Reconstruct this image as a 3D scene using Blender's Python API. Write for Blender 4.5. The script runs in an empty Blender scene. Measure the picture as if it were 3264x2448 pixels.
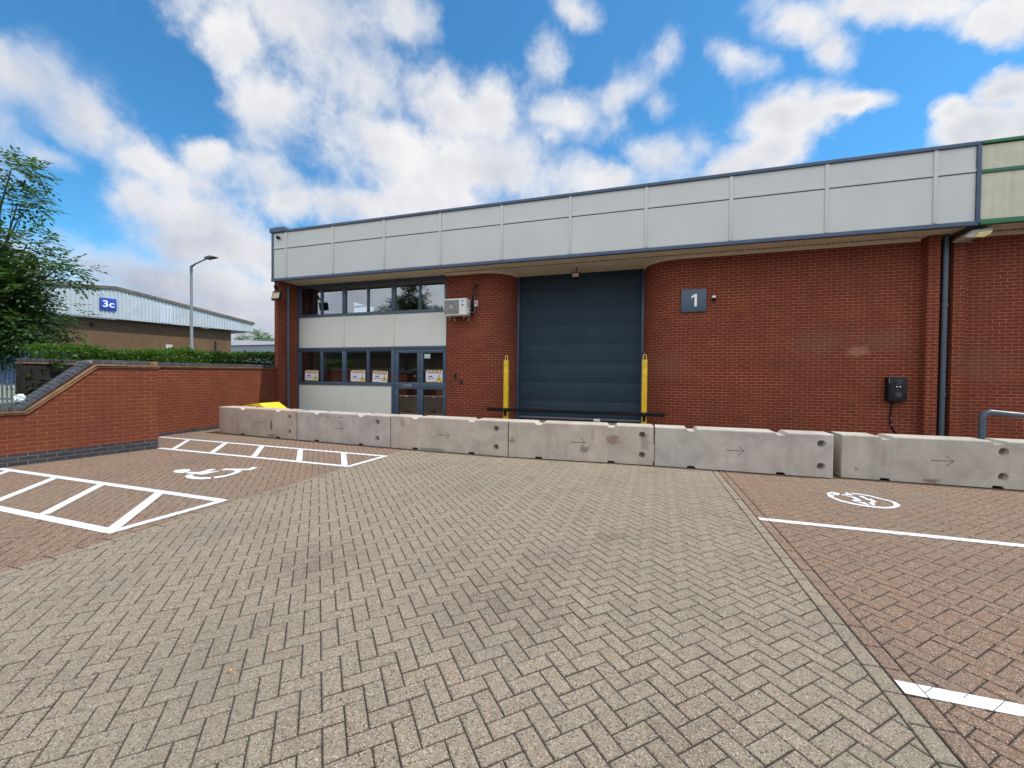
import bpy, bmesh, math, random
from mathutils import Vector, Matrix
R=math.radians
random.seed(7)
S=bpy.context.scene
COL=S.collection
# ---------------------------------------------------------------- camera
f_px,yaw,pitch,roll,CAMH=1300.0,R(-17.484),R(-.981),R(.497),1.56
cy,sy,cp,sp,cr,sr=math.cos(yaw),math.sin(yaw),math.cos(pitch),math.sin(pitch),math.cos(roll),math.sin(roll)
F=Vector((sy*cp,cy*cp,sp)); Rt=Vector((cy,-sy,0)); U=Rt.cross(F)
r_=cr*Rt+sr*U; u_=-sr*Rt+cr*U
cam=bpy.data.cameras.new('camera'); co=bpy.data.objects.new('camera',cam); COL.objects.link(co)
M=Matrix((r_,u_,-F)).transposed().to_4x4(); M.translation=Vector((0,0,CAMH)); co.matrix_world=M
cam.sensor_fit='HORIZONTAL'; cam.sensor_width=36; cam.lens=f_px/3264*36; cam.clip_start=.05; cam.clip_end=2000
S.camera=co
# ---------------------------------------------------------------- sun and sky
SUN_AZ,SUN_EL=R(79),R(58)
sd=Vector((math.sin(SUN_AZ)*math.cos(SUN_EL),math.cos(SUN_AZ)*math.cos(SUN_EL),math.sin(SUN_EL)))
sl=bpy.data.lights.new('sun','SUN'); sl.energy=3.2; sl.angle=R(.6); sl.color=(1,.94,.85)
so=bpy.data.objects.new('sun',sl); COL.objects.link(so); so.rotation_euler=sd.to_track_quat('Z','Y').to_euler(); so.location=(20,10,40)
S.view_settings.view_transform='Standard'; S.view_settings.look='None'; S.view_settings.gamma=1; S.view_settings.exposure=.45
S.view_settings.use_curve_mapping=False
wd=bpy.data.worlds.new('World'); S.world=wd; wd.use_nodes=True
class NT:
    """small helper round a node tree"""
    def __init__(s,t): s.t=t; s.n=t.nodes; s.l=t.links
    def new(s,k,ins={},**kw):
        n=s.n.new(k)
        for a,b in kw.items(): setattr(n,a,b)
        for a,b in ins.items():
            if isinstance(b,bpy.types.NodeSocket): s.l.new(b,n.inputs[a])
            else: n.inputs[a].default_value=b
        return n
    def math(s,op,a,b=0.0,c=None,clamp=False):
        ins={0:a,1:b}
        if c is not None: ins[2]=c
        return s.new('ShaderNodeMath',ins,operation=op,use_clamp=clamp).outputs[0]
    def vmath(s,op,a,b=(0,0,0),out=0): return s.new('ShaderNodeVectorMath',{0:a,1:b},operation=op).outputs[out]
    def noise(s,vec,scale,detail=3,rough=.5,dist=0.0):
        return s.new('ShaderNodeTexNoise',{'Vector':vec,'Scale':scale,'Detail':detail,'Roughness':rough,'Distortion':dist}).outputs['Fac']
    def mix(s,fac,a,b,blend='MIX'):
        n=s.n.new('ShaderNodeMix'); n.data_type='RGBA'; n.blend_type=blend
        for k,v in ((0,fac),(6,a),(7,b)):
            if isinstance(v,bpy.types.NodeSocket): s.l.new(v,n.inputs[k])
            else: n.inputs[k].default_value=v if k==0 else ((*v,1) if len(v)==3 else v)
        return n.outputs[2]
    def ramp(s,fac,a,b,lo=0.0,hi=1.0,smooth=False):
        return s.new('ShaderNodeMapRange',{'Value':fac,'From Min':a,'From Max':b,'To Min':lo,'To Max':hi},
                     interpolation_type='SMOOTHSTEP' if smooth else 'LINEAR').outputs[0]
# clouds: (azimuth, elevation, half length, half height, tilt, weight) in degrees / radians on the sky
CLOUDS=[(-36,29,.22,.13,-30,1.0),(-28,24,.25,.10,-12,.9),(-53,7,.32,.11,4,1.0),(-47,13,.12,.07,-20,.9),(-67.7,24.5,0.072,0.049,-14,1.00),(-63.4,22.9,0.096,0.057,-29,1.00),(-58.8,20.7,0.105,0.063,-21,1.00),(-54.5,22.8,0.059,0.036,6,0.80),(-59.8,17.0,0.069,0.055,-39,1.00),(-54.1,14.7,0.143,0.105,-26,1.00),(-58.8,10.0,0.155,0.050,-7,1.00),(-52.9,8.9,0.112,0.099,-30,1.00),(-66.4,19.4,0.048,0.019,-7,0.60),(-63.8,10.9,0.047,0.023,-2,0.70),(-68.1,10.0,0.032,0.035,13,0.80),(-44.3,37.2,0.172,0.082,4,1.00),(-33.3,40.1,0.075,0.048,-5,1.00),(-39.0,33.4,0.183,0.107,-16,1.00),(-27.7,32.8,0.149,0.078,-11,1.00),(-20.8,32.7,0.076,0.080,-43,1.00),(-33.2,27.6,0.234,0.106,-6,1.00),(-20.7,26.5,0.289,0.081,-7,1.00),(-45.4,20.7,0.118,0.052,11,1.00),(-35.5,21.7,0.267,0.064,7,1.00),(-47.8,22.2,0.067,0.053,-9,0.80),(-51.0,33.9,0.060,0.054,-24,1.00),(-46.8,30.0,0.076,0.102,-41,0.90),(-9.4,41.5,0.025,0.048,51,0.70),(-12.8,37.0,0.035,0.051,-26,0.45),(2.1,35.9,0.030,0.048,-27,0.70),(-2.5,33.7,0.085,0.047,25,0.80),(-10.2,32.6,0.092,0.047,1,0.90),(-3.7,30.8,0.046,0.040,-7,0.60),(1.6,32.1,0.034,0.023,-10,0.50),(-12.4,30.4,0.038,0.025,-19,0.60),(2.3,26.5,0.088,0.053,-18,1.00),(-6.0,25.2,0.118,0.054,-4,1.00),(6.2,26.7,0.043,0.041,-11,0.60),(10.9,34.3,0.061,0.022,-36,0.70),(16.0,28.3,0.110,0.047,-9,1.00),(21.8,27.7,0.065,0.024,-23,1.00),(15.2,24.9,0.064,0.049,-4,1.00),(10.4,24.0,0.068,0.048,10,1.00),(18.1,29.5,0.034,0.028,-19,0.70),(16.7,35.4,0.088,0.032,-36,1.00),(20.1,32.2,0.041,0.030,-52,0.90),(25.6,33.2,0.153,0.032,-25,1.00),(31.5,30.2,0.060,0.032,-34,1.00),(31.1,22.0,0.052,0.036,-16,1.00),(32.9,24.4,0.032,0.038,44,1.00),(29.3,24.1,0.026,0.019,-23,0.70),(34.2,21.4,0.053,0.054,-24,1.00),(-72.3,19.7,0.079,0.086,26,0.90),(-73.4,7.3,0.090,0.062,12,0.80),(39.8,22.3,0.070,0.062,-30,0.90),(-42.3,45.6,0.258,0.063,11,0.90),(23.7,39.1,0.153,0.044,-20,0.80),(-18.0,13.6,0.549,0.096,1,0.90),(20.5,15.9,0.206,0.066,-11,0.80)]
t=NT(wd.node_tree); t.n.clear()
wout=t.n.new('ShaderNodeOutputWorld')
tc=t.new('ShaderNodeTexCoord').outputs['Generated']
sky=t.new('ShaderNodeTexSky',sky_type='NISHITA',sun_disc=False,sun_elevation=SUN_EL,sun_rotation=SUN_AZ,air_density=1.0,dust_density=.3,ozone_density=2.5,altitude=100)
skyc=t.mix(1.0,sky.outputs[0],(.40,.93,1.13),'MULTIPLY')
warp=t.new('ShaderNodeTexNoise',{'Vector':tc,'Scale':9.0,'Detail':5.0,'Roughness':.6}).outputs['Color']
wv=t.vmath('MULTIPLY',t.vmath('SUBTRACT',warp,(.5,.5,.5)),(.055,.055,.055))
dirv=t.vmath('ADD',tc,wv)
field=None
for az,el,ra,rb,rot,w in CLOUDS:
    a,e=R(az),R(el)
    c=Vector((math.sin(a)*math.cos(e),math.cos(a)*math.cos(e),math.sin(e)))
    E=Vector((math.cos(a),-math.sin(a),0)); N=E.cross(c)
    if N.z<0: N=-N
    ax=E*math.cos(R(rot))+N*math.sin(R(rot)); ay=c.cross(ax)
    eu=Matrix((ax,ay,c)).transposed().to_euler()
    m=t.new('ShaderNodeMapping',{'Vector':dirv,'Location':c,'Rotation':eu,'Scale':(ra,rb,.5)},vector_type='TEXTURE').outputs[0]
    ln=t.vmath('LENGTH',m,out=1)
    v=t.math('MULTIPLY_ADD',ln,-w,w)
    field=v if field is None else t.math('SMOOTH_MAX',field,v,.22)
fb=t.noise(dirv,6.5,12,.60)
fb2=t.noise(tc,24.0,8,.6)
dy=t.new('ShaderNodeSeparateXYZ',{0:tc}).outputs[1]
back=t.ramp(dy,.15,-.35,-1.2,.55)   # unseen cloud added behind the viewer as neutral fill for the facade
field=t.math('MAXIMUM',field,back)
dens=t.math('ADD',field,t.math('MULTIPLY_ADD',fb,2.1,-1.0))
dens=t.math('ADD',dens,t.math('MULTIPLY_ADD',fb2,.7,-.35))
dens=t.math('ADD',dens,t.ramp(t.new('ShaderNodeSeparateXYZ',{0:tc}).outputs[2],.20,.02,0,.55))
soft=t.ramp(t.noise(tc,3.1,2,.5),.35,.65,.42,1.25)
alpha=t.new('ShaderNodeMapRange',{'Value':dens,'From Min':-.20,'From Max':soft,'To Min':0.0,'To Max':1.0},interpolation_type='SMOOTHSTEP').outputs[0]
off=t.vmath('ADD',dirv,tuple(sd*.03))
lit=t.math('SUBTRACT',fb,t.noise(off,6.5,12,.60))
big=t.noise(tc,4.5,5,.55)
elv=t.new('ShaderNodeSeparateXYZ',{0:tc}).outputs[2]
thick=t.ramp(dens,.25,1.1,smooth=True)
grey=t.math('MULTIPLY',thick,t.ramp(big,.30,.62,.25,1.0,smooth=True))
br=t.math('SUBTRACT',t.math('MULTIPLY_ADD',lit,1.0,.94),t.math('MULTIPLY',grey,t.ramp(elv,.12,.5,.60,.30)))
br=t.math('ADD',br,t.ramp(elv,.05,.45,-.22,.02),clamp=True)
cloud=t.mix(br,(.40,.45,.60),(.99,.99,1.0))
bg1=t.new('ShaderNodeBackground',{'Color':skyc,'Strength':.125})
bg2=t.new('ShaderNodeBackground',{'Color':cloud,'Strength':t.ramp(dy,.2,-.5,.68,1.5)})  # added cloud behind the viewer is brightened to lift the shaded facade
mx=t.new('ShaderNodeMixShader',{0:alpha,1:bg1.outputs[0],2:bg2.outputs[0]})
t.l.new(mx.outputs[0],wout.inputs[0])
S.cycles.max_bounces=8; S.cycles.transparent_max_bounces=16; S.cycles.use_denoising=True
# ---------------------------------------------------------------- materials
MATS={}
def mat(name,color,rough=.6,metal=0,var=0,vscale=3,bump=0,bscale=60,spec=.5,dark=None,streak=0):
    if name in MATS: return MATS[name]
    m=bpy.data.materials.new(name); m.use_nodes=True; t=NT(m.node_tree)
    b=t.n['Principled BSDF']; b.inputs['Roughness'].default_value=rough; b.inputs['Metallic'].default_value=metal
    b.inputs['Specular IOR Level'].default_value=spec
    o=t.new('ShaderNodeTexCoord').outputs['Object']
    if var:
        n=t.noise(o,vscale,6,.6)
        lo=dark or tuple(c*(1-var) for c in color); hi=tuple(min(1,c*(1+var*.5)) for c in color)
        c=t.mix(t.ramp(n,.32,.68),lo,hi)
        if streak: c=t.mix(t.ramp(t.noise(t.vmath('MULTIPLY',o,(7,7,.45)),1.0,5,.65),.45,.8,0,streak*2.2),c,tuple(x*.62 for x in color))
        t.l.new(c,b.inputs['Base Color'])
        t.l.new(t.ramp(n,.3,.7,min(1,rough+.1),max(.05,rough-.08)),b.inputs['Roughness'])
    else: b.inputs['Base Color'].default_value=(*color,1)
    if bump:
        bn=t.new('ShaderNodeBump',{'Height':t.noise(o,bscale,4,.6),'Strength':bump,'Distance':.01}).outputs[0]
        t.l.new(bn,b.inputs['Normal'])
    MATS[name]=m; return m
def brick(name,c1,c2,mortar,bw=.225,rh=.075,stains=(),dirt=.35,mort=.006):
    m=bpy.data.materials.new(name); m.use_nodes=True; t=NT(m.node_tree); b=t.n['Principled BSDF']
    uv=t.new('ShaderNodeUVMap').outputs[0]; o=t.new('ShaderNodeTexCoord').outputs['Object']
    wob=t.vmath('MULTIPLY',t.vmath('SUBTRACT',t.new('ShaderNodeTexNoise',{'Vector':o,'Scale':9.0,'Detail':2.0}).outputs['Color'],(.5,.5,.5)),(.006,.006,0))
    uvw=t.vmath('ADD',uv,wob)
    mn=t.math('ADD',t.ramp(t.noise(o,2.3,5,.65),.35,.7,.62,1.18),t.ramp(t.noise(o,17,3,.6),.60,.74,0,.75)); mort_c=t.vmath('SCALE',mortar); mort_c.node.inputs[3].default_value=1.0; t.l.new(mn,mort_c.node.inputs[3])
    bt=t.new('ShaderNodeTexBrick',{'Vector':uvw,'Color1':(*c1,1),'Color2':(*c2,1),'Mortar':(*mortar,1),'Scale':1.0,'Mortar Size':mort,'Mortar Smooth':.15,'Bias':-.1,'Brick Width':bw,'Row Height':rh},offset=.5)
    # a few darker, burnt bricks and slow drifts of tone across the wall
    cell=t.new('ShaderNodeTexBrick',{'Vector':uvw,'Color1':(0,0,0,1),'Color2':(1,1,1,1),'Mortar':(.5,.5,.5,1),'Scale':1.0,'Mortar Size':0.0,'Bias':0.0,'Brick Width':bw,'Row Height':rh},offset=.5).outputs[0]
    col=t.mix(t.ramp(cell,.55,1.0,0,.55),bt.outputs[0],tuple(x*.55 for x in c1))
    col=t.mix(bt.outputs['Fac'],col,mort_c)
    n1=t.noise(o,.9,6,.6); n2=t.noise(o,14,4,.6)
    col=t.mix(t.ramp(n1,.35,.7,0,dirt),col,tuple(x*.55+.01 for x in c1))
    col=t.mix(t.ramp(t.noise(o,1.7,5,.6,.6),.55,.75,0,.35),col,(c2[0]*1.25,c2[1]*1.7,c2[2]*1.2))
    col=t.mix(t.ramp(n2,.3,.8,0,.3),col,tuple(x*.6 for x in c2))
    for (x,y,z,r,c,k) in stains:
        d=t.vmath('LENGTH',t.vmath('MULTIPLY',t.vmath('SUBTRACT',o,(x,y,z)),(1,1,1.7)),out=1)
        d=t.math('ADD',d,t.math('MULTIPLY_ADD',t.noise(o,6,5,.7),r*1.6,-r*.8))
        col=t.mix(t.ramp(d,r*.2,r,k,0,smooth=True),col,c)
    t.l.new(col,b.inputs['Base Color']); b.inputs['Roughness'].default_value=.85; b.inputs['Specular IOR Level'].default_value=.25
    h=t.math('ADD',t.math('MULTIPLY',bt.outputs['Fac'],-1.0),t.math('MULTIPLY',t.noise(o,70,4,.6),.35))
    t.l.new(t.new('ShaderNodeBump',{'Height':h,'Strength':.7,'Distance':.006}).outputs[0],b.inputs['Normal'])
    MATS[name]=m; return m
def glassmat():
    m=bpy.data.materials.new('window_glass'); m.use_nodes=True; t=NT(m.node_tree); t.n.clear()
    out=t.n.new('ShaderNodeOutputMaterial')
    tr=t.new('ShaderNodeBsdfTransparent',{'Color':(.50,.56,.57,1)}); gl=t.new('ShaderNodeBsdfGlossy',{'Color':(.9,.95,1,1),'Roughness':.005})
    lw=t.new('ShaderNodeFresnel',{'IOR':1.5}).outputs[0]
    fac=t.math('MULTIPLY_ADD',lw,1.9,.15,clamp=True)
    o=t.new('ShaderNodeTexCoord').outputs['Object']
    bn=t.new('ShaderNodeBump',{'Height':t.noise(o,1.2,2,.5),'Strength':.012,'Distance':.02}).outputs[0]; t.l.new(bn,gl.inputs['Normal'])
    t.l.new(t.new('ShaderNodeMixShader',{0:fac,1:tr.outputs[0],2:gl.outputs[0]}).outputs[0],out.inputs[0]); return m
def leafmat(name,c1,c2,c3,scale=1.2):
    m=bpy.data.materials.new(name); m.use_nodes=True; t=NT(m.node_tree); t.n.clear(); out=t.n.new('ShaderNodeOutputMaterial')
    at=t.new('ShaderNodeAttribute',attribute_name='tone').outputs['Fac']
    o=t.new('ShaderNodeTexCoord').outputs['Object']
    c=t.mix(t.ramp(at,0,1),c1,c2); c=t.mix(t.ramp(t.noise(o,scale,3,.5),.45,.75,0,.7),c,c3)
    p=t.new('ShaderNodeBsdfPrincipled',{'Base Color':c,'Roughness':.42,'Specular IOR Level':.5})
    tl=t.new('ShaderNodeBsdfTranslucent',{'Color':t.mix(.5,c,(.22,.42,.03))})
    t.l.new(t.new('ShaderNodeMixShader',{0:.3,1:p.outputs[0],2:tl.outputs[0]}).outputs[0],out.inputs[0]); return m
SHADE=(.165,.043,.028)
BRICK=brick('red_brick',(.158,.028,.012),(.222,.048,.020),(.44,.20,.122),stains=((4.2,0,2.5,.9,(.17,.085,.06),.35),(5.0,0,2.25,.32,(.42,.22,.14),.45),(5.5,0,2.5,.7,(.17,.085,.06),.35),(.6,0,1.9,.9,(.19,.09,.07),.3),(-5.0,0,2.9,.6,(.27,.09,.05),.4)))
WALLB=brick('boundary_brick',(.150,.034,.015),(.205,.050,.021),(.34,.15,.082),dirt=.5,mort=.005)
BROWNB=brick('brown_brick',(.15,.085,.045),(.21,.125,.065),(.19,.13,.085))
BLUEB=brick('blue_engineering_brick',(.035,.037,.045),(.065,.066,.075),(.20,.17,.15),dirt=.5)
COPE=brick('coping_brick',(.045,.048,.058),(.085,.09,.105),(.30,.27,.24),bw=.075,rh=.35,dirt=.5,mort=.005)
TILE=mat('creasing_tile',(.25,.125,.058),.8,var=.45,vscale=6,bump=.4)
PANEL=mat('panel_light_grey',(.515,.530,.500),.42,var=.035,vscale=1.1,bump=.12,bscale=25,streak=.035)
SPAN=mat('spandrel_panel_cream',(.62,.635,.57),.45,var=.03,vscale=1.1,bump=.12,bscale=25,streak=.03)
CREAM=mat('panel_cream',(.54,.53,.39),.6,var=.10,vscale=2.5,bump=.2,bscale=30,streak=.25)
SLATE=mat('slate_blue_metal',(.042,.074,.125),.38,var=.08,vscale=4)
FRAME=mat('slate_frame',(.050,.084,.128),.35,var=.05,vscale=5)
GREENM=mat('green_metal',(.012,.13,.045),.4,var=.1)
SOFF=mat('soffit_buff',(.74,.67,.50),.7,var=.12,vscale=2)
GLASS=glassmat()
PLAST=mat('interior_plaster',(.30,.31,.30),.8,var=.04); DARKIN=mat('interior_floor',(.05,.05,.055),.7)
BLACK=mat('black_plastic',(.006,.006,.008),.5,spec=.3); BLACKM=mat('black_painted_steel',(.004,.004,.005),.5,spec=.25)
WHITEP=mat('white_plastic',(.72,.73,.70),.4,var=.05); GREYP=mat('grey_plastic',(.14,.15,.17),.45,var=.1)
PIPE=mat('grey_pipe',(.060,.078,.105),.38,var=.12,vscale=6)
YEL=mat('yellow_paint',(.74,.47,.008),.42,var=.30,vscale=7,bump=.2)
GALV=mat('galvanised_steel',(.32,.33,.33),.45,metal=.5,var=.15)
ROOFM=mat('grey_roofing',(.22,.22,.22),.8,var=.2)
WHITE=mat('white_letter',(.85,.85,.85),.5)
# ---------------------------------------------------------------- mesh helper
WLOC={}
class MB:
    def __init__(s): s.v=[];s.f=[];s.uv=[];s.mi=[];s.g=[]
    def poly(s,pts,uv=None,m=0):
        k=len(s.v); s.v+= [tuple(p) for p in pts]; s.f.append(tuple(range(k,k+len(pts)))); s.uv.append(uv); s.mi.append(m); return s
    def box(s,x0,x1,y0,y1,z0,z1,m=0):
        s.g.append(len(s.f)); x0,x1=min(x0,x1),max(x0,x1);y0,y1=min(y0,y1),max(y0,y1);z0,z1=min(z0,z1),max(z0,z1)
        p=[(x0,y0,z0),(x1,y0,z0),(x1,y1,z0),(x0,y1,z0),(x0,y0,z1),(x1,y0,z1),(x1,y1,z1),(x0,y1,z1)]
        for q in ((0,1,5,4),(1,2,6,5),(2,3,7,6),(3,0,4,7),(4,5,6,7),(3,2,1,0)): s.poly([p[i] for i in q],m=m)
        return s
    def prism(s,base,vec,m=0):
        """extrude a planar polygon along vec"""
        s.g.append(len(s.f)); b=[Vector(p) for p in base]; v=Vector(vec); top=[p+v for p in b]; n=len(b)
        nn=Vector((0,0,0))
        for i in range(n): nn+=b[i].cross(b[(i+1)%n])
        if nn.dot(v)>0: b=b[::-1]; top=top[::-1]
        s.poly(b,m=m); s.poly(top[::-1],m=m)
        for i in range(n):
            j=(i+1)%n; s.poly([b[j],b[i],top[i],top[j]],m=m)
        return s
    def tube(s,path,r,n=10,m=0,caps=True):
        s.g.append(len(s.f)); P=[Vector(p) for p in path]; rr=r if isinstance(r,(list,tuple)) else [r]*len(P); rings=[]
        up=Vector((0,0,1))
        for i,p in enumerate(P):
            d=((P[min(i+1,len(P)-1)]-P[i]).normalized()+(P[i]-P[max(i-1,0)]).normalized()).normalized()
            if i==0: a=d.orthogonal().normalized()
            else: a=(a-d*a.dot(d)).normalized()
            b=d.cross(a); rings.append([p+(a*math.cos(2*math.pi*k/n)+b*math.sin(2*math.pi*k/n))*rr[i] for k in range(n)])
        k0=len(s.v)
        for rg in rings: s.v+=[tuple(q) for q in rg]
        for i in range(len(P)-1):
            for k in range(n):
                a0=k0+i*n+k;b0=k0+i*n+(k+1)%n; s.f.append((a0,b0,b0+n,a0+n)); s.uv.append(None); s.mi.append(m)
        if caps:
            s.f.append(tuple(k0+k for k in range(n))[::-1]); s.uv.append(None); s.mi.append(m)
            s.f.append(tuple(k0+(len(P)-1)*n+k for k in range(n))); s.uv.append(None); s.mi.append(m)
        return s
    def pieces(s,name,mats,parent,**kw):
        """one object for each primitive"""
        out=[]; e=s.g[1:]+[len(s.f)]
        for a,b in zip(s.g,e):
            q=MB(); mp={}
            for fi in range(a,b):
                f=[]
                for i in s.f[fi]:
                    if i not in mp: mp[i]=len(q.v); q.v.append(s.v[i])
                    f.append(mp[i])
                q.f.append(tuple(f)); q.uv.append(s.uv[fi]); q.mi.append(s.mi[fi])
            out.append(q.build(name,mats,parent,**kw))
        return out
    def build(s,name,mats,parent=None,bevel=0,smooth=0,origin=None):
        if not isinstance(mats,(list,tuple)): mats=[mats]
        if parent is not None: o0=WLOC[parent.name]
        elif origin is not None: o0=Vector(origin)
        else:
            xs=[v[0] for v in s.v];ys=[v[1] for v in s.v];zs=[v[2] for v in s.v]
            o0=Vector(((min(xs)+max(xs))/2,(min(ys)+max(ys))/2,min(zs)))
        me=bpy.data.meshes.new(name); me.from_pydata([(a-o0[0],b-o0[1],c-o0[2]) for a,b,c in s.v],[],s.f)
        for m in mats: me.materials.append(m)
        me.polygons.foreach_set('material_index',s.mi)
        ul=me.uv_layers.new(name='UVMap').data
        me.update()
        for i,p in enumerate(me.polygons):
            uv=s.uv[i]
            if uv:
                for li,q in zip(p.loop_indices,uv): ul[li].uv=q
            else:
                n=p.normal
                if abs(n.z)>.75:
                    for li in p.loop_indices:
                        q=s.v[me.loops[li].vertex_index]; ul[li].uv=(q[0],q[1])
                else:
                    tx,ty=-n.y,n.x; L=math.hypot(tx,ty) or 1; tx/=L;ty/=L
                    for li in p.loop_indices:
                        q=s.v[me.loops[li].vertex_index]; ul[li].uv=(q[0]*tx+q[1]*ty,q[2])
        if bevel:
            bm=bmesh.new(); bm.from_mesh(me); bmesh.ops.remove_doubles(bm,verts=bm.verts,dist=1e-5)
            ed=[e for e in bm.edges if len(e.link_faces)==2 and e.calc_face_angle(0)>.5]
            bmesh.ops.bevel(bm,geom=ed,offset=bevel,segments=2,profile=.6,affect='EDGES',clamp_overlap=True); bm.to_mesh(me); bm.free()
        if smooth or bevel:
            me.polygons.foreach_set('use_smooth',[True]*len(me.polygons)); me.set_sharp_from_angle(angle=R(smooth or 35))
        ob=bpy.data.objects.new(name,me); COL.objects.link(ob)
        if parent is not None: ob.parent=parent; WLOC[ob.name]=Vector(o0)
        else: ob.location=o0; WLOC[ob.name]=Vector(o0)
        return ob
def thing(name,loc,label,cat,group=None):
    o=bpy.data.objects.new(name,None); COL.objects.link(o); o.location=loc; o.empty_display_size=.2; WLOC[o.name]=Vector(loc)
    tag(o,label,cat,group); return o
def tag(o,label,cat,group=None):
    o['label']=label; o['category']=cat
    if group: o['group']=group
    return o
def struct(o,kind='structure'): o['kind']=kind; return o
def text(body,size,mat_,parent,loc,name,rz=0,rx=90,bold=.0,ext=.004,sx=1,align='CENTER'):
    cu=bpy.data.curves.new(name,'FONT'); cu.body=body; cu.size=size; cu.extrude=ext; cu.offset=bold; cu.align_x=align; cu.align_y='CENTER'
    tmp=bpy.data.objects.new('tmp',cu); COL.objects.link(tmp)
    me=bpy.data.meshes.new_from_object(tmp.evaluated_get(bpy.context.evaluated_depsgraph_get())); bpy.data.objects.remove(tmp); bpy.data.curves.remove(cu)
    me.name=name; me.materials.clear(); me.materials.append(mat_)
    mm=Matrix.Translation(Vector(loc)-WLOC[parent.name])@Matrix.Rotation(R(rz),4,'Z')@Matrix.Rotation(R(rx),4,'X')@Matrix.Diagonal((sx,1,1,1))
    me.transform(mm)
    o=bpy.data.objects.new(name,me); COL.objects.link(o); o.parent=parent; WLOC[o.name]=Vector(WLOC[parent.name]); return o
# ---------------------------------------------------------------- ground and paving
g=bpy.data.materials.new('joint_sand'); g.use_nodes=True; t=NT(g.node_tree); o=t.new('ShaderNodeTexCoord').outputs['Object']
t.l.new(t.mix(t.ramp(t.noise(o,1.3,4,.6),.55,.7,0,.7),t.mix(t.noise(o,40,4,.6),(.008,.006,.005),(.040,.030,.022)),(.028,.045,.014)),t.n['Principled BSDF'].inputs['Base Color']); t.n['Principled BSDF'].inputs['Roughness'].default_value=.95
asph=mat('asphalt',(.075,.074,.072),.9,var=.3,vscale=2,bump=.5,bscale=90)
struct(MB().poly([(-300,-300,-.02),(300,-300,-.02),(300,300,-.02),(-300,300,-.02)]).build('ground',asph,origin=(0,0,-.02)))
struct(MB().poly([(-10.6,-6,-.0065),(12,-6,-.0065),(12,12,-.0065),(-10.6,12,-.0065)]).poly([(-11.6,5.6,-.0067),(-10.6,5.6,-.0067),(-10.6,12,-.0067),(-11.6,12,-.0067)]).build('paving_joint_sand',g,origin=(0,0,0)))
def clip(poly,edges):
    """clip a convex 2d polygon by half planes (point, inward normal)"""
    for (px,py,nx,ny) in edges:
        out=[]; n=len(poly)
        for i in range(n):
            a=poly[i]; b=poly[(i+1)%n]; da=(a[0]-px)*nx+(a[1]-py)*ny; db=(b[0]-px)*nx+(b[1]-py)*ny
            if da>=0: out.append(a)
            if (da>0)!=(db>0) and abs(da-db)>1e-12:
                k=da/(da-db); out.append((a[0]+(b[0]-a[0])*k,a[1]+(b[1]-a[1])*k))
        poly=out
        if len(poly)<3: return []
    return poly
def area(p): return .5*sum(p[i][0]*p[(i+1)%len(p)][1]-p[(i+1)%len(p)][0]*p[i][1] for i in range(len(p)))
def halfplanes(q):
    if area(q)<0: q=q[::-1]
    e=[]
    for i in range(len(q)):
        a=q[i];b=q[(i+1)%len(q)];dx,dy=b[0]-a[0],b[1]-a[1];L=math.hypot(dx,dy)
        if L>1e-6: e.append((a[0],a[1],-dy/L,dx/L))
    return e
def inset(p,d):
    return clip(p,[(a+c*d,b+e*d,c,e) for a,b,c,e in halfplanes(p)])
def rect(x0,x1,y0,y1): return [(x0,y0),(x1,y0),(x1,y1),(x0,y1)]
def tidy(p):
    o=[]
    for a in p:
        if not o or math.hypot(a[0]-o[-1][0],a[1]-o[-1][1])>.012: o.append(a)
    while len(o)>2 and math.hypot(o[0][0]-o[-1][0],o[0][1]-o[-1][1])<.012: o.pop()
    return o
BA,TH=.19,R(43.0); UU=BA/2
ca,sa=math.cos(TH),math.sin(TH)
BLK=[]  # (polygon, kind)
Y0,Y1=-1.5,11.9
zones=[(rect(-4.65,1.175,Y0,Y1),0),(rect(1.372,9.5,Y0,Y1),1),(rect(-11.5,-4.85,Y0,Y1),1)]
NN=int(16/UU)
for i in range(-NN,NN):
    for j in range(-NN,NN):
        k=(i-j)%4
        if k==0: r=(i,i+2,j,j+1)
        elif k==3: r=(i,i+1,j,j+2)
        else: continue
        cx,cyy=(r[0]+r[1])/2*UU,(r[2]+r[3])/2*UU
        X=cx*ca-cyy*sa-1; Y=cx*sa+cyy*ca+5
        if X<-11.7 or X>9.7 or Y<Y0-.2 or Y>Y1+.2: continue
        q=[(x*UU*ca-y*UU*sa-1,x*UU*sa+y*UU*ca+5) for x,y in ((r[0],r[2]),(r[1],r[2]),(r[1],r[3]),(r[0],r[3]))]
        for zr,kd in zones:
            if zr[0][0]+.15<X<zr[1][0]-.15 and Y0+.15<Y<Y1-.15: BLK.append((q,kd)); break
            p=tidy(clip(q,halfplanes(zr)))
            if len(p)>=3 and abs(area(p))>.0004: BLK.append((p,kd))
for x0,x1,kd in ((1.178,1.272,2),(1.276,1.370,3),(-4.748,-4.653,2),(-4.846,-4.752,3)):
    y=Y0; 
    while y<Y1: BLK.append((rect(x0,x1,y,y+.197),kd)); y+=.2
pm=bpy.data.meshes.new('pavement'); V=[];Fc=[];cols=[]
TAN=(.252,.203,.139); RED=(.204,.118,.071)
STAINS=[(-4.66,4.22,.38,.5),(-2.29,5.17,.3,.35),(-2.6,2.76,.55,.45),(-.7,3.36,.35,.4),(-.91,2.65,.6,.42),(-.23,4.08,.24,.6),(2.6,3.2,.5,.2),(-7.5,5.2,.5,.25),(-3.6,6.2,.5,.2),(-2.2,1.9,.6,.2),(.2,1.9,.5,.25),(-1.2,1.5,.5,.15)]
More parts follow.
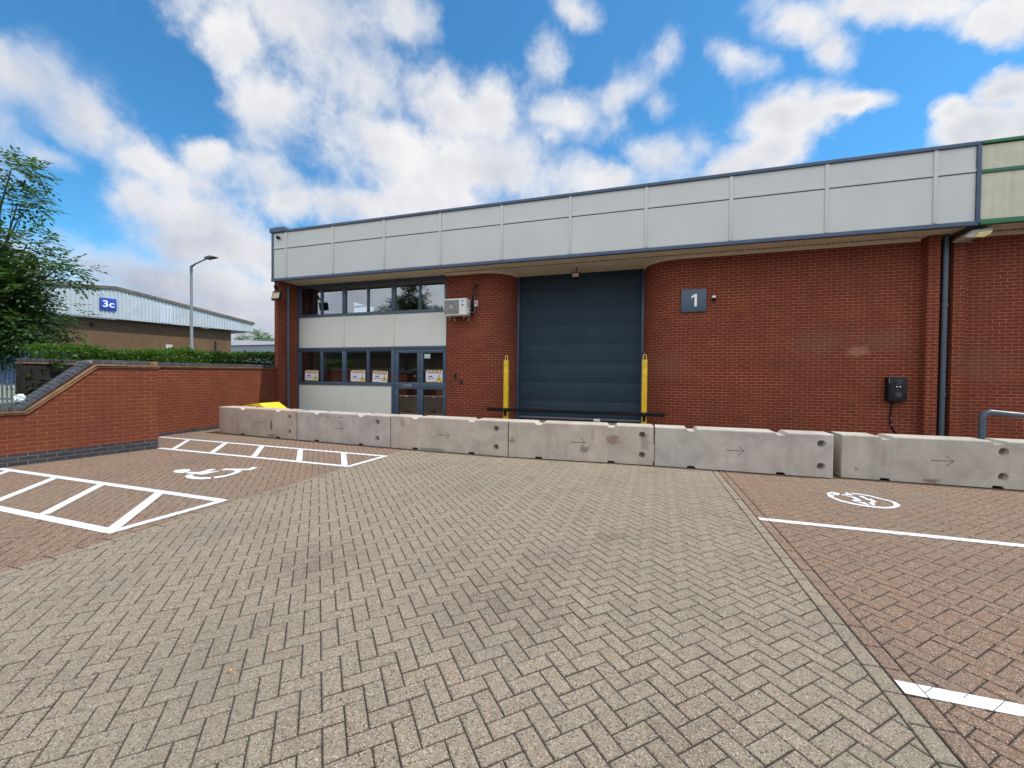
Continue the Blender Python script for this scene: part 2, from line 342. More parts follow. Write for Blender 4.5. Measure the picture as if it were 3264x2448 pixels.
for p,kd in BLK:
    if area(p)<0: p=p[::-1]
    top=inset(p,.0086); bot=inset(p,.0024)
    if len(top)<3 or len(bot)!=len(top) or len(top)!=len(p):
        gx,gy=sum(a for a,b in p)/len(p),sum(b for a,b in p)/len(p)
        top=[(gx+(a-gx)*.88,gy+(b-gy)*.88) for a,b in p]; bot=[(gx+(a-gx)*.95,gy+(b-gy)*.95) for a,b in p]
    n=len(top); k=len(V); dz=random.gauss(0,.0009); tx,ty=random.gauss(0,.004),random.gauss(0,.004)
    cx=sum(a for a,b in p)/len(p); cyy=sum(b for a,b in p)/len(p)
    V+= [(a,b,dz+(a-cx)*tx+(b-cyy)*ty) for a,b in top]; V+=[(a,b,-.0045+dz) for a,b in bot]; V+=[(a,b,-.014) for a,b in bot]
    Fc.append(tuple(range(k,k+n)))
    for lv in (0,1):
        for a in range(n):
            b=(a+1)%n; Fc.append((k+lv*n+a,k+(lv+1)*n+a,k+(lv+1)*n+b,k+lv*n+b))
    base=TAN if kd in (0,2) else RED
    w=random.gauss(0,.035); h=random.gauss(0,.012)
    dk=1.0
    for sx_,sy_,sr_,sk in STAINS:
        d=math.hypot(cx-sx_,cyy-sy_)
        if d<sr_: dk*=1-sk*(1-d/sr_)*random.uniform(.3,1.0)
    if kd==0 and random.random()<.012: base=(.24,.19,.13)
    c=tuple(max(0,base[q]*(1+w+(h if q==0 else -h*.5))*dk) for q in range(3))
    cols+= [c]*n+[tuple(q*.42 for q in c)]*(2*n)
pm.from_pydata(V,[],Fc)
ca_=pm.color_attributes.new('block','FLOAT_COLOR','POINT')
ca_.data.foreach_set('color',[x for c in cols for x in (*c,1)])
pv=bpy.data.materials.new('paving_block'); pv.use_nodes=True; t=NT(pv.node_tree); b=t.n['Principled BSDF']
at=t.new('ShaderNodeAttribute',attribute_name='block').outputs['Color']; o=t.new('ShaderNodeTexCoord').outputs['Object']
v1=t.new('ShaderNodeTexVoronoi',{'Vector':o,'Scale':230.0,'Randomness':1.0}).outputs['Color']; v1=t.new('ShaderNodeSeparateColor',{0:v1}).outputs[0]
v2=t.new('ShaderNodeSeparateColor',{0:t.new('ShaderNodeTexVoronoi',{'Vector':o,'Scale':150.0}).outputs['Color']}).outputs[1]
c=t.mix(t.ramp(v1,.80,.88,0,.55),at,(.62,.56,.48)); c=t.mix(t.ramp(v2,.86,.9,0,.8),c,(.055,.045,.04)); c=t.mix(t.ramp(v2,.0,.12,.55,0),c,(.33,.15,.09))
c=t.mix(t.ramp(t.noise(o,1.1,6,.62,.3),.5,.78,0,.38),c,(.105,.10,.092))
c=t.mix(t.ramp(t.noise(o,.45,4,.5),.5,.75,0,.32),c,(.20,.195,.135))
c=t.mix(t.ramp(t.noise(o,16,4,.6),.35,.7,.0,.28),c,(.16,.14,.115))
t.l.new(c,b.inputs['Base Color']); b.inputs['Roughness'].default_value=.88; b.inputs['Specular IOR Level'].default_value=.25
t.l.new(t.new('ShaderNodeBump',{'Height':t.math('ADD',t.noise(o,260,3,.6),t.math('MULTIPLY',v1,.5)),'Strength':.55,'Distance':.004}).outputs[0],b.inputs['Normal'])
pm.materials.append(pv); po=bpy.data.objects.new('pavement',pm); COL.objects.link(po); struct(po)
# painted markings: laid on the tops of the blocks only, so the joints stay open
GRID={}
for idx,(p,kd) in enumerate(BLK):
    x=[a for a,_ in p]; y=[a for _,a in p]
    for gx in range(int(math.floor(min(x)*4)),int(math.floor(max(x)*4))+1):
        for gy in range(int(math.floor(min(y)*4)),int(math.floor(max(y)*4))+1): GRID.setdefault((gx,gy),[]).append(idx)
paint=bpy.data.materials.new('road_paint'); paint.use_nodes=True; t=NT(paint.node_tree); b=t.n['Principled BSDF']; o=t.new('ShaderNodeTexCoord').outputs['Object']
c=t.mix(t.ramp(t.noise(o,30,5,.7),.40,.72,0,.55),(.72,.74,.77),(.52,.52,.50)); c=t.mix(t.ramp(t.noise(o,150,3,.6),.63,.74,0,.5),c,(.38,.33,.28))
t.l.new(c,b.inputs['Base Color']); b.inputs['Roughness'].default_value=.6
t.l.new(t.new('ShaderNodeBump',{'Height':t.noise(o,260,3,.6),'Strength':.35,'Distance':.004}).outputs[0],b.inputs['Normal'])
def marking(name,quads):
    m=MB()
    for qi,q in enumerate(quads):
        hp=halfplanes(q); xs=[a for a,_ in q]; ys=[a for _,a in q]; seen=set()
        for gx in range(int(math.floor(min(xs)*4)),int(math.floor(max(xs)*4))+1):
            for gy in range(int(math.floor(min(ys)*4)),int(math.floor(max(ys)*4))+1): seen.update(GRID.get((gx,gy),()))
        for i in seen:
            p=BLK[i][0]
            if area(p)<0: p=p[::-1]
            pi=inset(p,.0016)
            if len(pi)<3: continue
            k=clip(pi,hp)
            if len(k)>=3 and abs(area(k))>1e-6: m.poly([(a,b_,.0040+.0003*(qi%12)) for a,b_ in k])
    ob=m.build(name,paint,origin=(0,0,0)); return struct(ob)
def seg(a,b,w=.1,e=0):
    dx,dy=b[0]-a[0],b[1]-a[1];L=math.hypot(dx,dy);dx/=L;dy/=L;nx,ny=-dy*w/2,dx*w/2
    a=(a[0]-dx*e,a[1]-dy*e);b=(b[0]+dx*e,b[1]+dy*e)
    return [(a[0]-nx,a[1]-ny),(b[0]-nx,b[1]-ny),(b[0]+nx,b[1]+ny),(a[0]+nx,a[1]+ny)]
marking('road_marking',[seg((-11.3,6.98),(-4.68,6.79)),seg((-9.62,5.92),(-4.75,5.81)),seg((-4.76,5.78),(-4.71,6.83),.1),
  seg((-10.20,6.90),(-9.24,5.95),.09),seg((-8.97,6.86),(-8.12,5.93),.1),seg((-7.85,6.82),(-7.0,5.91),.1),seg((-6.76,6.78),(-5.88,5.87),.1),seg((-5.66,6.76),(-4.88,5.86),.1)])
marking('road_marking',[seg((-9.9,3.79),(-4.92,3.71)),seg((-9.9,2.74),(-4.96,2.63)),seg((-4.95,2.585),(-4.90,3.75),.1),
  seg((-9.56,3.76),(-8.5,2.75),.1),seg((-8.30,3.74),(-7.33,2.72),.1),seg((-7.22,3.73),(-6.24,2.70),.1),seg((-6.0,3.70),(-5.0,2.65),.11)])
marking('road_marking',[seg((1.28,5.145),(9.3,5.07),.095)])
marking('road_marking',[seg((1.275,2.55),(9.3,2.47),.095)])
WHEEL= [[(-7.097, 4.56), (-7.169, 4.644), (-7.132, 4.722), (-7.011, 4.765), (-6.923, 4.707), (-6.867, 4.635), (-6.852, 4.555), (-6.977, 4.526)], [(-6.827, 4.579), (-6.821, 4.643), (-6.621, 4.557), (-6.788, 4.557)], [(-6.821, 4.643), (-6.683, 4.67), (-6.458, 4.568), (-6.621, 4.557)], [(-6.683, 4.67), (-6.728, 4.899), (-6.603, 4.895), (-6.578, 4.662)], [(-6.683, 4.67), (-6.578, 4.662), (-6.514, 4.853), (-6.432, 4.844)], [(-6.683, 4.67), (-6.432, 4.844), (-6.458, 4.568)], [(-6.499, 4.884), (-6.531, 4.986), (-6.43, 4.895), (-6.49, 4.88)], [(-6.531, 4.986), (-6.277, 5.06), (-6.182, 4.984), (-6.43, 4.895)], [(-6.277, 5.06), (-6.168, 5.093), (-6.038, 5.042), (-6.182, 4.984)], [(-6.168, 5.093), (-6.209, 5.213), (-6.06, 5.118), (-6.038, 5.042)], [(-6.209, 5.213), (-6.139, 5.245), (-6.098, 5.205), (-6.06, 5.118)], [(-6.653, 4.528), (-6.657, 4.468), (-6.571, 4.508), (-6.605, 4.533)], [(-6.657, 4.468), (-6.589, 4.401), (-6.517, 4.469), (-6.571, 4.508)], [(-6.589, 4.401), (-6.487, 4.354), (-6.444, 4.447), (-6.517, 4.469)], [(-6.487, 4.354), (-6.321, 4.332), (-6.35, 4.444), (-6.444, 4.447)], [(-6.321, 4.332), (-6.187, 4.36), (-6.254, 4.47), (-6.35, 4.444)], [(-6.187, 4.36), (-6.092, 4.426), (-6.182, 4.498), (-6.254, 4.47)], [(-6.071, 4.455), (-6.007, 4.546), (-6.108, 4.623), (-6.174, 4.548)], [(-6.007, 4.546), (-6.013, 4.685), (-6.105, 4.723), (-6.108, 4.623)], [(-6.013, 4.685), (-6.051, 4.834), (-6.145, 4.838), (-6.105, 4.723)], [(-6.051, 4.834), (-6.12, 4.949), (-6.197, 4.89), (-6.145, 4.838)], [(-6.12, 4.949), (-6.157, 4.98), (-6.293, 4.925), (-6.197, 4.89)]]
EVSYM= [[(2.446, 6.568), (2.412, 6.456), (2.492, 6.505), (2.513, 6.554)], [(2.412, 6.456), (2.411, 6.37), (2.466, 6.403), (2.492, 6.505)], [(2.411, 6.37), (2.467, 6.215), (2.504, 6.285), (2.466, 6.403)], [(2.467, 6.215), (2.563, 6.12), (2.593, 6.192), (2.504, 6.285)], [(2.563, 6.12), (2.673, 6.07), (2.703, 6.14), (2.593, 6.192)], [(2.673, 6.07), (2.757, 6.047), (2.788, 6.116), (2.703, 6.14)], [(2.757, 6.047), (2.833, 6.048), (2.868, 6.123), (2.788, 6.116)], [(2.833, 6.048), (2.95, 6.092), (2.949, 6.16), (2.868, 6.123)], [(2.95, 6.092), (3.05, 6.186), (3.017, 6.227), (2.949, 6.16)], [(3.05, 6.186), (3.107, 6.276), (3.043, 6.289), (3.017, 6.227)], [(3.107, 6.276), (3.129, 6.402), (3.074, 6.388), (3.043, 6.289)], [(3.129, 6.402), (3.072, 6.525), (3.036, 6.487), (3.074, 6.388)], [(3.072, 6.525), (2.983, 6.675), (2.951, 6.623), (3.036, 6.487)], [(2.983, 6.675), (2.869, 6.742), (2.846, 6.686), (2.951, 6.623)], [(2.869, 6.742), (2.78, 6.736), (2.77, 6.677), (2.846, 6.686)], [(2.455, 6.619), (2.554, 6.713), (2.584, 6.701), (2.446, 6.543)], [(2.542, 6.682), (2.623, 6.686), (2.62, 6.629), (2.513, 6.539)], [(2.568, 6.658), (2.62, 6.629), (2.556, 6.539), (2.499, 6.54)], [(2.608, 6.561), (2.631, 6.607), (2.723, 6.656), (2.684, 6.571)], [(2.705, 6.721), (2.744, 6.746), (2.755, 6.6), (2.689, 6.573)], [(2.611, 6.546), (2.743, 6.52), (2.722, 6.458), (2.687, 6.476)], [(2.689, 6.481), (2.745, 6.515), (2.738, 6.328), (2.687, 6.32)], [(2.619, 6.321), (2.67, 6.377), (2.738, 6.328), (2.62, 6.28)], [(2.618, 6.285), (2.738, 6.261), (2.745, 6.156), (2.702, 6.157)], [(2.813, 6.604), (2.866, 6.622), (2.873, 6.436), (2.828, 6.417)], [(2.84, 6.444), (2.904, 6.506), (2.91, 6.372), (2.853, 6.33)], [(2.788, 6.289), (2.88, 6.381), (2.905, 6.361), (2.788, 6.234)], [(2.779, 6.253), (2.846, 6.294), (2.811, 6.183), (2.767, 6.146)]]

marking('road_marking',WHEEL)
marking('road_marking',EVSYM)
# ---------------------------------------------------------------- the warehouse unit
DW=11.85
bld=thing('warehouse_unit',(0,DW,0),'red brick warehouse unit with pale grey fascia, slate window wall and tall roller door','warehouse')
ZS=4.82
def wallpath(m,path,z0,z1,u0=0,mi=0,flip=False):
    """vertical wall faces along a plan path, uv running along it"""
    u=u0
    for a,b in zip(path,path[1:]):
        L=math.hypot(b[0]-a[0],b[1]-a[1])
        m.poly([(a[0],a[1],z0),(b[0],b[1],z0),(b[0],b[1],z1),(a[0],a[1],z1)],uv=[(u,z0),(u+L,z0),(u+L,z1),(u,z1)],m=mi); u+=L
    return u
def arc(cx,cyy,r,a0,a1,n=28): return [(cx+r*math.cos(R(a0+(a1-a0)*i/n)),cyy+r*math.sin(R(a0+(a1-a0)*i/n))) for i in range(n+1)]
# brick wall between the entrance and the roller door, rounded at the door
m=MB(); p=[(-5.95,12.1),(-5.95,DW)]+arc(-4.74,12.75,.90,-90,0)+[(-3.84,13.1)]
wallpath(m,p,0,ZS); m.build('brick_wall',BRICK,bld,smooth=30)
m=MB(); p=[(.07,13.1)]+arc(1.02,12.80,.95,180,270)+[(6.157,DW),(6.157,11.64),(6.38,11.64),(6.38,12.3),(6.615,12.3)]
wallpath(m,p,0,ZS); m.build('brick_wall',BRICK,bld,smooth=30)
# wing wall on the left end, flank wall with an upper window opening, back wall
m=MB(); m.box(-12.14,-11.985,11.05,12.05,0,ZS)
m.build('wing_wall',BRICK,bld)
m=MB(); XW=-12.14
for y0,y1,z0,z1 in ((12.05,14.8,0,6.3),(16.58,26,0,6.3),(14.8,16.58,0,3.7),(14.8,16.58,4.92,6.3)): m.box(XW,XW+.25,y0,y1,z0,z1)
m.box(XW,6.6,26,26.3,0,6.3); m.build('flank_wall',BRICK,bld)
MB().box(XW-.02,6.6,11.3,26.3,6.2,6.3).build('roof',ROOFM,bld)
# fascia: panels, cover strips, trims
FX0,FX1,FY=-12.16,6.585,11.0
pan=MB().box(FX0,FX1,FY,FY+.25,ZS+.03,6.42).build('fascia_panel',PANEL,bld)
j=MB()
for i in range(10):
    x=-11.571+1.9415*i; j.box(x-.036,x+.036,FY-.022,FY+.01,ZS+.07,6.43)
for a,b in zip([FX0]+[-11.571+1.9415*i+.036 for i in range(10)],[-11.571+1.9415*i-.036 for i in range(10)]+[FX1]):
    j.box(a+.003,b-.003,FY-.017,FY+.01,5.885,5.955)
j.build('cover_strip',PANEL,bld,bevel=.003)
gap=MB()  # black strips painting in the shadow line below each rail
for a,b in zip([FX0]+[-11.571+1.9415*i+.036 for i in range(10)],[-11.571+1.9415*i-.036 for i in range(10)]+[FX1]):
    gap.box(a+.004,b-.004,FY-.0035,FY+.01,5.868,5.884)
gap.build('painted_shadow_line',BLACK,bld)
MB().box(FX0-.03,FX1+.03,FY-.045,FY+.2,6.425,6.50).box(FX0-.03,FX0+.04,FY-.03,FY+.25,ZS+.02,6.425).box(FX1-.02,FX1+.05,FY-.04,FY+.2,ZS,6.425).build('fascia_trim',SLATE,bld,bevel=.004)
MB().box(FX0-.04,FX1+.02,FY-.035,FY+.06,ZS-.035,ZS+.055).build('fascia_trim',SLATE,bld,bevel=.004)
MB().box(FX0-.07,-11.60,FY-.07,FY+.35,6.44,6.60).build('corner_cap',SLATE,bld,bevel=.006)
MB().box(FX0-.03,FX0+.02,FY+.25,26.3,ZS,6.5).build('flank_fascia',PANEL,bld)
# soffit with its boards and a vent strip
sm=MB()
y=FY+.06
while y<12.95:
    sm.box(FX0,6.1,y,min(y+.148,12.97),ZS-.002-(0),ZS+.03); y+=.152
sm.box(6.1,6.6,FY+.06,12.2,ZS+.02,ZS+.05)
sm.build('soffit',SOFF,bld,bevel=.003)
vm=MB(); x=-5.9
while x<5.95: vm.box(x,x+.085,11.60,11.63,ZS-.012,ZS+.0); x+=.12
vm.pieces('soffit_vent',BLACK,bld)
tm=MB(); out=[(-5.99,DW-.05)]+arc(-4.74,12.75,.95,-90,-2); 
inn=[(-5.99,DW+.02)]+arc(-4.74,12.75,.88,-90,-2)
def strip_between(m,A,B,z0,z1):
    for i in range(len(A)-1):
        a,b,c,d=A[i],A[i+1],B[i+1],B[i]
        m.poly([(a[0],a[1],z0),(b[0],b[1],z0),(b[0],b[1],z1),(a[0],a[1],z1)]); m.poly([(a[0],a[1],z0),(d[0],d[1],z0),(c[0],c[1],z0),(b[0],b[1],z0)])
strip_between(tm,out,inn,ZS-.055,ZS-.003); tm.build('soffit_trim',SOFF,bld,smooth=30); tm=MB()
out=arc(1.02,12.80,1.0,182,270)+[(6.10,DW-.05)]; inn=arc(1.02,12.80,.93,182,270)+[(6.10,DW+.02)]
strip_between(tm,out,inn,ZS-.055,ZS-.003)
tm.build('soffit_trim',SOFF,bld,smooth=30)
# roller door
rd=MB().box(-3.80,.03,12.83,12.9,.12,4.83,m=0).build('roller_door',mat('roller_backing',(.01,.013,.018),.6),bld)
ROLL=bpy.data.materials.new('roller_door_steel'); ROLL.use_nodes=True; t=NT(ROLL.node_tree); b=t.n['Principled BSDF']; o=t.new('ShaderNodeTexCoord').outputs['Object']
zz=t.new('ShaderNodeSeparateXYZ',{0:o}).outputs[2]
rib=t.math('POWER',t.math('ABSOLUTE',t.math('SINE',t.math('MULTIPLY',zz,math.pi/.0857))),10.0)
t.l.new(t.mix(t.ramp(t.noise(o,1.5,4,.6),.3,.7),(.018,.037,.056),(.024,.045,.067)),b.inputs['Base Color']); b.inputs['Roughness'].default_value=.6; b.inputs['Specular IOR Level'].default_value=.25
h=t.math('ADD',t.math('MULTIPLY',rib,.6),t.math('MULTIPLY',t.noise(o,180,2,.5),.25))
t.l.new(t.new('ShaderNodeBump',{'Height':h,'Strength':.6,'Distance':.010}).outputs[0],b.inputs['Normal'])
zs=[.30,.81,1.41,2.01,2.61,3.21,3.81,4.41,4.83]
for a,b_ in zip(zs,zs[1:]): MB().box(-3.78,.01,12.795,12.85,a+.0025,b_-.0025).build('door_section',ROLL,rd,bevel=.003)
MB().box(-3.78,.01,12.79,12.86,.245,.298).build('bottom_seal',GREYP,rd); MB().box(-1.37,-1.17,12.785,12.795,.21,.29).build('door_label',WHITEP,rd)
MB().box(-3.86,-3.775,12.70,12.88,0,4.83).box(.005,.085,12.70,12.88,0,4.83).pieces('door_jamb',SLATE,bld,bevel=.004)
MB().box(-3.9,.1,12.6,12.95,0,.18).build('door_threshold',mat('threshold_concrete',(.3,.28,.26),.85,var=.2),bld)
# window wall ------------------------------------------------------------
WY=11.95; X0,XA,XB,X1=-11.965,-9.97,-7.965,-5.985
def window(x0,x1,z0,z1,mull,fw=.075):
    f=MB(); y0,y1=WY-.03,WY+.06
    f.box(x0,x1,y0,y1,z1-fw,z1).box(x0,x1,y0,y1,z0,z0+fw).box(x0,x0+fw,y0+.001,y1,z0+fw,z1-fw).box(x1-fw,x1,y0+.001,y1,z0+fw,z1-fw)
    for k in mull: f.box(k-.038,k+.038,y0+.004,y1,z0+fw,z1-fw)
    fr=f.build('window',FRAME,bld,bevel=.005)
    ed=[x0+fw]+[q for k in mull for q in (k-.038,k+.038)]+[x1-fw]
    for a,b in zip(ed[::2],ed[1::2]):
        MB().poly([(a,WY+.015,z0+fw),(b,WY+.015,z0+fw),(b,WY+.015,z1-fw),(a,WY+.015,z1-fw)]).build('pane',GLASS,fr)
        MB().box(a,b,WY+.0,WY+.03,z0+fw,z0+fw+.02).box(a,b,WY,WY+.03,z1-fw-.02,z1-fw).box(a,a+.018,WY,WY+.03,z0+fw+.02,z1-fw-.02).box(b-.018,b,WY,WY+.03,z0+fw+.02,z1-fw-.02).build('glazing_bead',FRAME,fr)
    return fr
window(X0,XA,3.665,4.80,[-10.94]); window(XA+.002,XB,3.665,4.80,[-8.985]); window(XB+.002,X1,3.665,4.80,[-6.97])
window(X0,XA,1.245,2.50,[-10.94]); window(XA+.002,XB,1.245,2.50,[-8.975])
for a,b in ((X0,XA),(XA,XB),(XB,X1)):
    MB().box(a+.01,b-.01,WY-.01,WY+.05,2.50,3.665).build('spandrel_panel',SPAN,bld)
for a,b in ((X0,XA),(XA,XB)): MB().box(a+.01,b-.01,WY-.01,WY+.05,0,1.245).build('spandrel_panel',SPAN,bld)
MB().box(XA-.028,XA+.028,WY-.03,WY+.02,2.505,3.66).box(XB-.028,XB+.028,WY-.03,WY+.02,2.505,3.66).box(XA-.028,XA+.028,WY-.03,WY+.02,0,1.24).pieces('panel_strip',SPAN,bld,bevel=.003)
MB().box(X0-.02,X1+.035,WY-.05,WY+.06,2.475,2.555).box(X0-.02,XB,WY-.045,WY+.06,1.225,1.262).box(X0-.02,X1+.035,WY-.045,WY+.06,3.655,3.69).box(X1,X1+.04,WY-.06,WY+.1,0,4.82).box(X0-.02,X0,WY-.06,WY+.1,0,4.82).box(XB-.06,XB+.03,WY-.04,WY+.06,0,2.475).box(X0,X1,WY-.04,WY+.06,4.785,4.82).build('window_wall_frame',FRAME,bld,bevel=.004)
# double entrance door
def door(x0,x1,gl0,gl1,letter,hx):
    f=MB(); y0,y1=WY-.025,WY+.045
    f.box(x0,x1,y0,y1,2.33,2.43).box(x0,x1,y0,y1,1.13,1.35).box(x0,x1,y0,y1,.06,.24).box(x0,gl0,y0+.001,y1,.24,1.13).box(gl1,x1,y0+.001,y1,.24,1.13).box(x0,gl0,y0+.001,y1,1.35,2.33).box(gl1,x1,y0+.001,y1,1.35,2.33)
    d=f.build('entrance_door',FRAME,bld,bevel=.005)
    for a,b in ((.24,1.13),(1.35,2.33)): MB().poly([(gl0,WY+.01,a),(gl1,WY+.01,a),(gl1,WY+.01,b),(gl0,WY+.01,b)]).build('pane',GLASS,d)
    if letter: MB().box(-7.57,-7.26,WY-.04,WY-.02,1.20,1.275).build('letter_plate',GALV,d,bevel=.004); MB().box(-7.53,-7.30,WY-.045,WY-.039,1.228,1.245).build('letter_slot',BLACK,d)
    k=MB()
    for z in ((1.60,.6) if not letter else (1.585,)): k.tube([(hx,WY-.03,z),(hx,WY-.06,z),(hx,WY-.06,z-.06)],.012,8)
    k.pieces('handle',GALV,d,smooth=40)
door(-7.895,-6.975,-7.765,-7.05,True,-7.12); door(-6.965,-6.02,-6.835,-6.10,False,-6.93)
MB().box(-7.935,-7.9,WY-.03,WY+.06,0,2.475).box(-6.015,-5.985,WY-.03,WY+.06,0,2.475).box(-7.9,-6.015,WY-.03,WY+.06,2.432,2.475).build('door_frame',FRAME,bld,bevel=.003)
# rooms behind the glass
r=MB(); r.box(-11.9,-5.95,18.0,18.1,0,4.8).box(-5.96,-5.9,12.1,18,0,4.8)
r.box(-11.88,-11.85,12.2,14.8,0,4.8).box(-11.88,-11.85,16.58,18,0,4.8).box(-11.88,-11.85,14.8,16.58,0,3.7)
r.box(-11.25,-11.1,12.35,15,0,2.4).box(-9.2,-8.6,15.2,15.3,0,2.3)
r.box(-7.95,-7.55,13.6,13.7,0,2.4).box(-7.2,-6.9,13.6,13.7,0,2.4).box(-7.55,-7.2,13.6,13.7,2.15,2.4)
r.build('interior_wall',PLAST,bld)
MB().box(-11.9,-5.95,12.03,18,2.52,2.62).box(-11.9,-5.95,12.03,18,4.78,4.81).build('interior_ceiling',PLAST,bld)
MB().box(-11.9,-5.95,12.03,18,-.005,.02).build('interior_floor',DARKIN,bld)
MB().box(-9.0,-8.3,13.4,13.9,4.3,4.36).tube([(-11.0,13.5,4.25),(-10.3,14.2,4.45)],.03,8).pieces('pendant_light',BLACKM,bld)
# downpipes
MB().tube([(-11.905,11.40,ZS),(-11.905,11.40,0)],.043,14).box(-11.98,-11.86,11.36,11.44,3.3,3.33).box(-11.98,-11.86,11.36,11.44,1.8,1.83).build('downpipe',PIPE,bld,smooth=40)
MB().tube([(6.50,11.70,ZS+.03),(6.50,11.70,0)],.052,14).tube([(6.50,11.70,3.30),(6.50,11.70,3.22)],.062,14).tube([(6.50,11.70,1.3),(6.50,11.70,1.22)],.062,14).build('downpipe',PIPE,bld,smooth=40)
# ---------------------------------------------------------------- neighbouring unit with green trim
nb=thing('neighbouring_unit',(6.62,DW,0),'next unit to the right with cream panels and green trim over red brick','warehouse')
m=MB(); wallpath(m,[(6.617,12.3),(6.617,11.64),(6.83,11.64),(6.83,DW),(24,DW),(24,26)],0,ZS); m.build('brick_wall',BRICK,nb)
MB().box(6.65,24,11.01,11.25,ZS+.03,6.42).build('fascia_panel',CREAM,nb)
MB().box(6.64,24.03,10.96,11.2,6.44,6.50).box(6.64,24,10.97,11.06,ZS-.03,ZS+.075).box(6.64,24,10.975,11.03,5.845,5.915).build('fascia_trim',GREENM,nb,bevel=.004)
s2=MB(); y=11.06
while y<11.9: s2.box(6.95,24,y,y+.148,ZS,ZS+.03); y+=.152
s2.build('soffit',SOFF,nb,bevel=.003)
vm=MB(); x=6.95
while x<10: vm.box(x,x+.085,11.60,11.63,ZS-.012,ZS+.0); x+=.12
vm.pieces('soffit_vent',BLACK,nb)
MB().box(6.95,24,DW-.05,DW+.0,ZS-.055,ZS-.003).build('soffit_trim',SOFF,nb)
MB().box(6.62,24,11.3,26,6.2,6.3).build('roof',ROOFM,nb)
# ---------------------------------------------------------------- boundary walls
COPM=mat('blue_coping_brick',(.060,.064,.075),.75,var=.5,vscale=9,bump=.5)
MORT=mat('wall_mortar',(.24,.19,.15),.9,var=.3,vscale=9)
def coping(m,base,dirv,nrm,prof,w0,w1,h,pitch=.078):
    """individual bricks on edge following a profile of (s,z); nrm points away from the viewer's side"""
    bx=Vector((base[0],base[1],0)); d=Vector((dirv[0],dirv[1],0)); n=Vector((nrm[0],nrm[1],0)); zz=Vector((0,0,1))
    for (s0,z0),(s1,z1) in zip(prof,prof[1:]):
        L=math.hypot(s1-s0,z1-z0); k=max(1,round(L/pitch)); e=(d*(s1-s0)+zz*(z1-z0))/L; up=(zz*(s1-s0)-d*(z1-z0))/L
        if s1<s0: up=-up
        for i in range(k):
            a=bx+d*s0+zz*z0+e*(L*i/k+.005); l=L/k-.010; hh=h+random.uniform(-.003,.003); q=random.uniform(-.003,.003)
            p=[a+n*(w0+q),a+e*l+n*(w0+q),a+e*l+n*(w0+q)+up*hh,a+n*(w0+q)+up*hh]
            m.prism(p,n*(w1-w0))
def band(m,base,dirv,nrm,lo,hi,w0,w1):
    bx=Vector((base[0],base[1],0)); d=Vector((dirv[0],dirv[1],0)); n=Vector((nrm[0],nrm[1],0))
    for i in range(len(lo)-1):
        p=[bx+d*a+n*w0+Vector((0,0,z)) for a,z in (lo[i],lo[i+1],hi[i+1],hi[i])]
        m.prism(p,n*(w1-w0))
# near wall with the ramped coping
A=(-9.96,3.82); d1=(.1713,.9852); n1=(-.9852,.1713)
w1_=thing('boundary_wall',(-9.96,3.82,0),'near red brick boundary wall whose blue brick coping ramps down towards the gate','wall')
def P1(s,z,w=0): return (A[0]+d1[0]*s+n1[0]*w,A[1]+d1[1]*s+n1[1]*w,z)
MB().prism([P1(s,z) for s,z in ((-2.6,.198),(2.105,.198),(2.105,1.672),(1.19,1.672),(.305,.858),(-2.6,.858))],(n1[0]*.33,n1[1]*.33,0)).box(-11.35,-9.78,5.62,5.86,.0,1.66).build('brick_wall',WALLB,w1_)
MB().prism([P1(s,z,-.002) for s,z in ((-2.6,-.02),(2.108,-.02),(2.108,.196),(-2.6,.196))],(n1[0]*.334,n1[1]*.334,0)).build('plinth',BLUEB,w1_)
m=MB()
lo=[(-2.6,.860),(.303,.860),(1.188,1.674),(2.12,1.674)]
def lift(p,h,h2): return [(p[0][0],p[0][1]+h),(p[1][0]-.02,p[1][1]+h),(p[2][0]-.025,p[2][1]+h),(p[3][0],p[3][1]+h)]
hi=lift(lo,.026,0); band(m,A,d1,n1,lo,hi,-.030,.36)
lo2=lift(lo,.030,0); hi2=lift(lo2,.026,0); band(m,A,d1,n1,lo2,hi2,-.045,.375)
m.build('tile_creasing',TILE,w1_,bevel=.003)
m=MB(); pr=lift(hi2,.004,0); pr=[pr[0],pr[1],pr[2],(1.96,pr[3][1])]; coping(m,A,d1,n1,pr,-.005,.335,.085)
m.build('coping',COPM,w1_,bevel=.004)
m=MB(); band(m,A,d1,n1,pr,[(a,z+.072) for a,z in pr],.004,.326); m.build('coping_mortar',MORT,w1_)
MB().prism([P1(s,z,-.005) for s,z in ((1.97,1.735),(2.10,1.735),(2.10,1.815),(1.97,1.815))],(n1[0]*.33,n1[1]*.33,0)).build('end_brick',TILE,w1_,bevel=.004)
# far wall running on to the building
B=(-11.42,6.95); L2=math.hypot(.64,4.1); d2=(-.64/L2,4.1/L2); n2=(-d2[1],d2[0])
w2_=thing('boundary_wall',(-11.42,6.95,0),'far red brick boundary wall meeting the left end of the warehouse, level blue brick coping','wall')
def P2(s,z,w=0): return (B[0]+d2[0]*s+n2[0]*w,B[1]+d2[1]*s+n2[1]*w,z)
SE=4.12
MB().prism([P2(s,z) for s,z in ((-1.4,.078),(SE,.078),(SE,1.755),(0,1.705),(-1.4,1.69))],(n2[0]*.33,n2[1]*.33,0)).build('brick_wall',WALLB,w2_)
MB().prism([P2(s,z,-.002) for s,z in ((-1.4,-.02),(SE,-.02),(SE,.076),(-1.4,.076))],(n2[0]*.334,n2[1]*.334,0)).build('plinth',BLUEB,w2_)
m=MB(); lo=[(-1.4,1.692),(0,1.707),(SE,1.757)]; hi=[(a,z+.024) for a,z in lo]; band(m,B,d2,n2,lo,hi,-.03,.36)
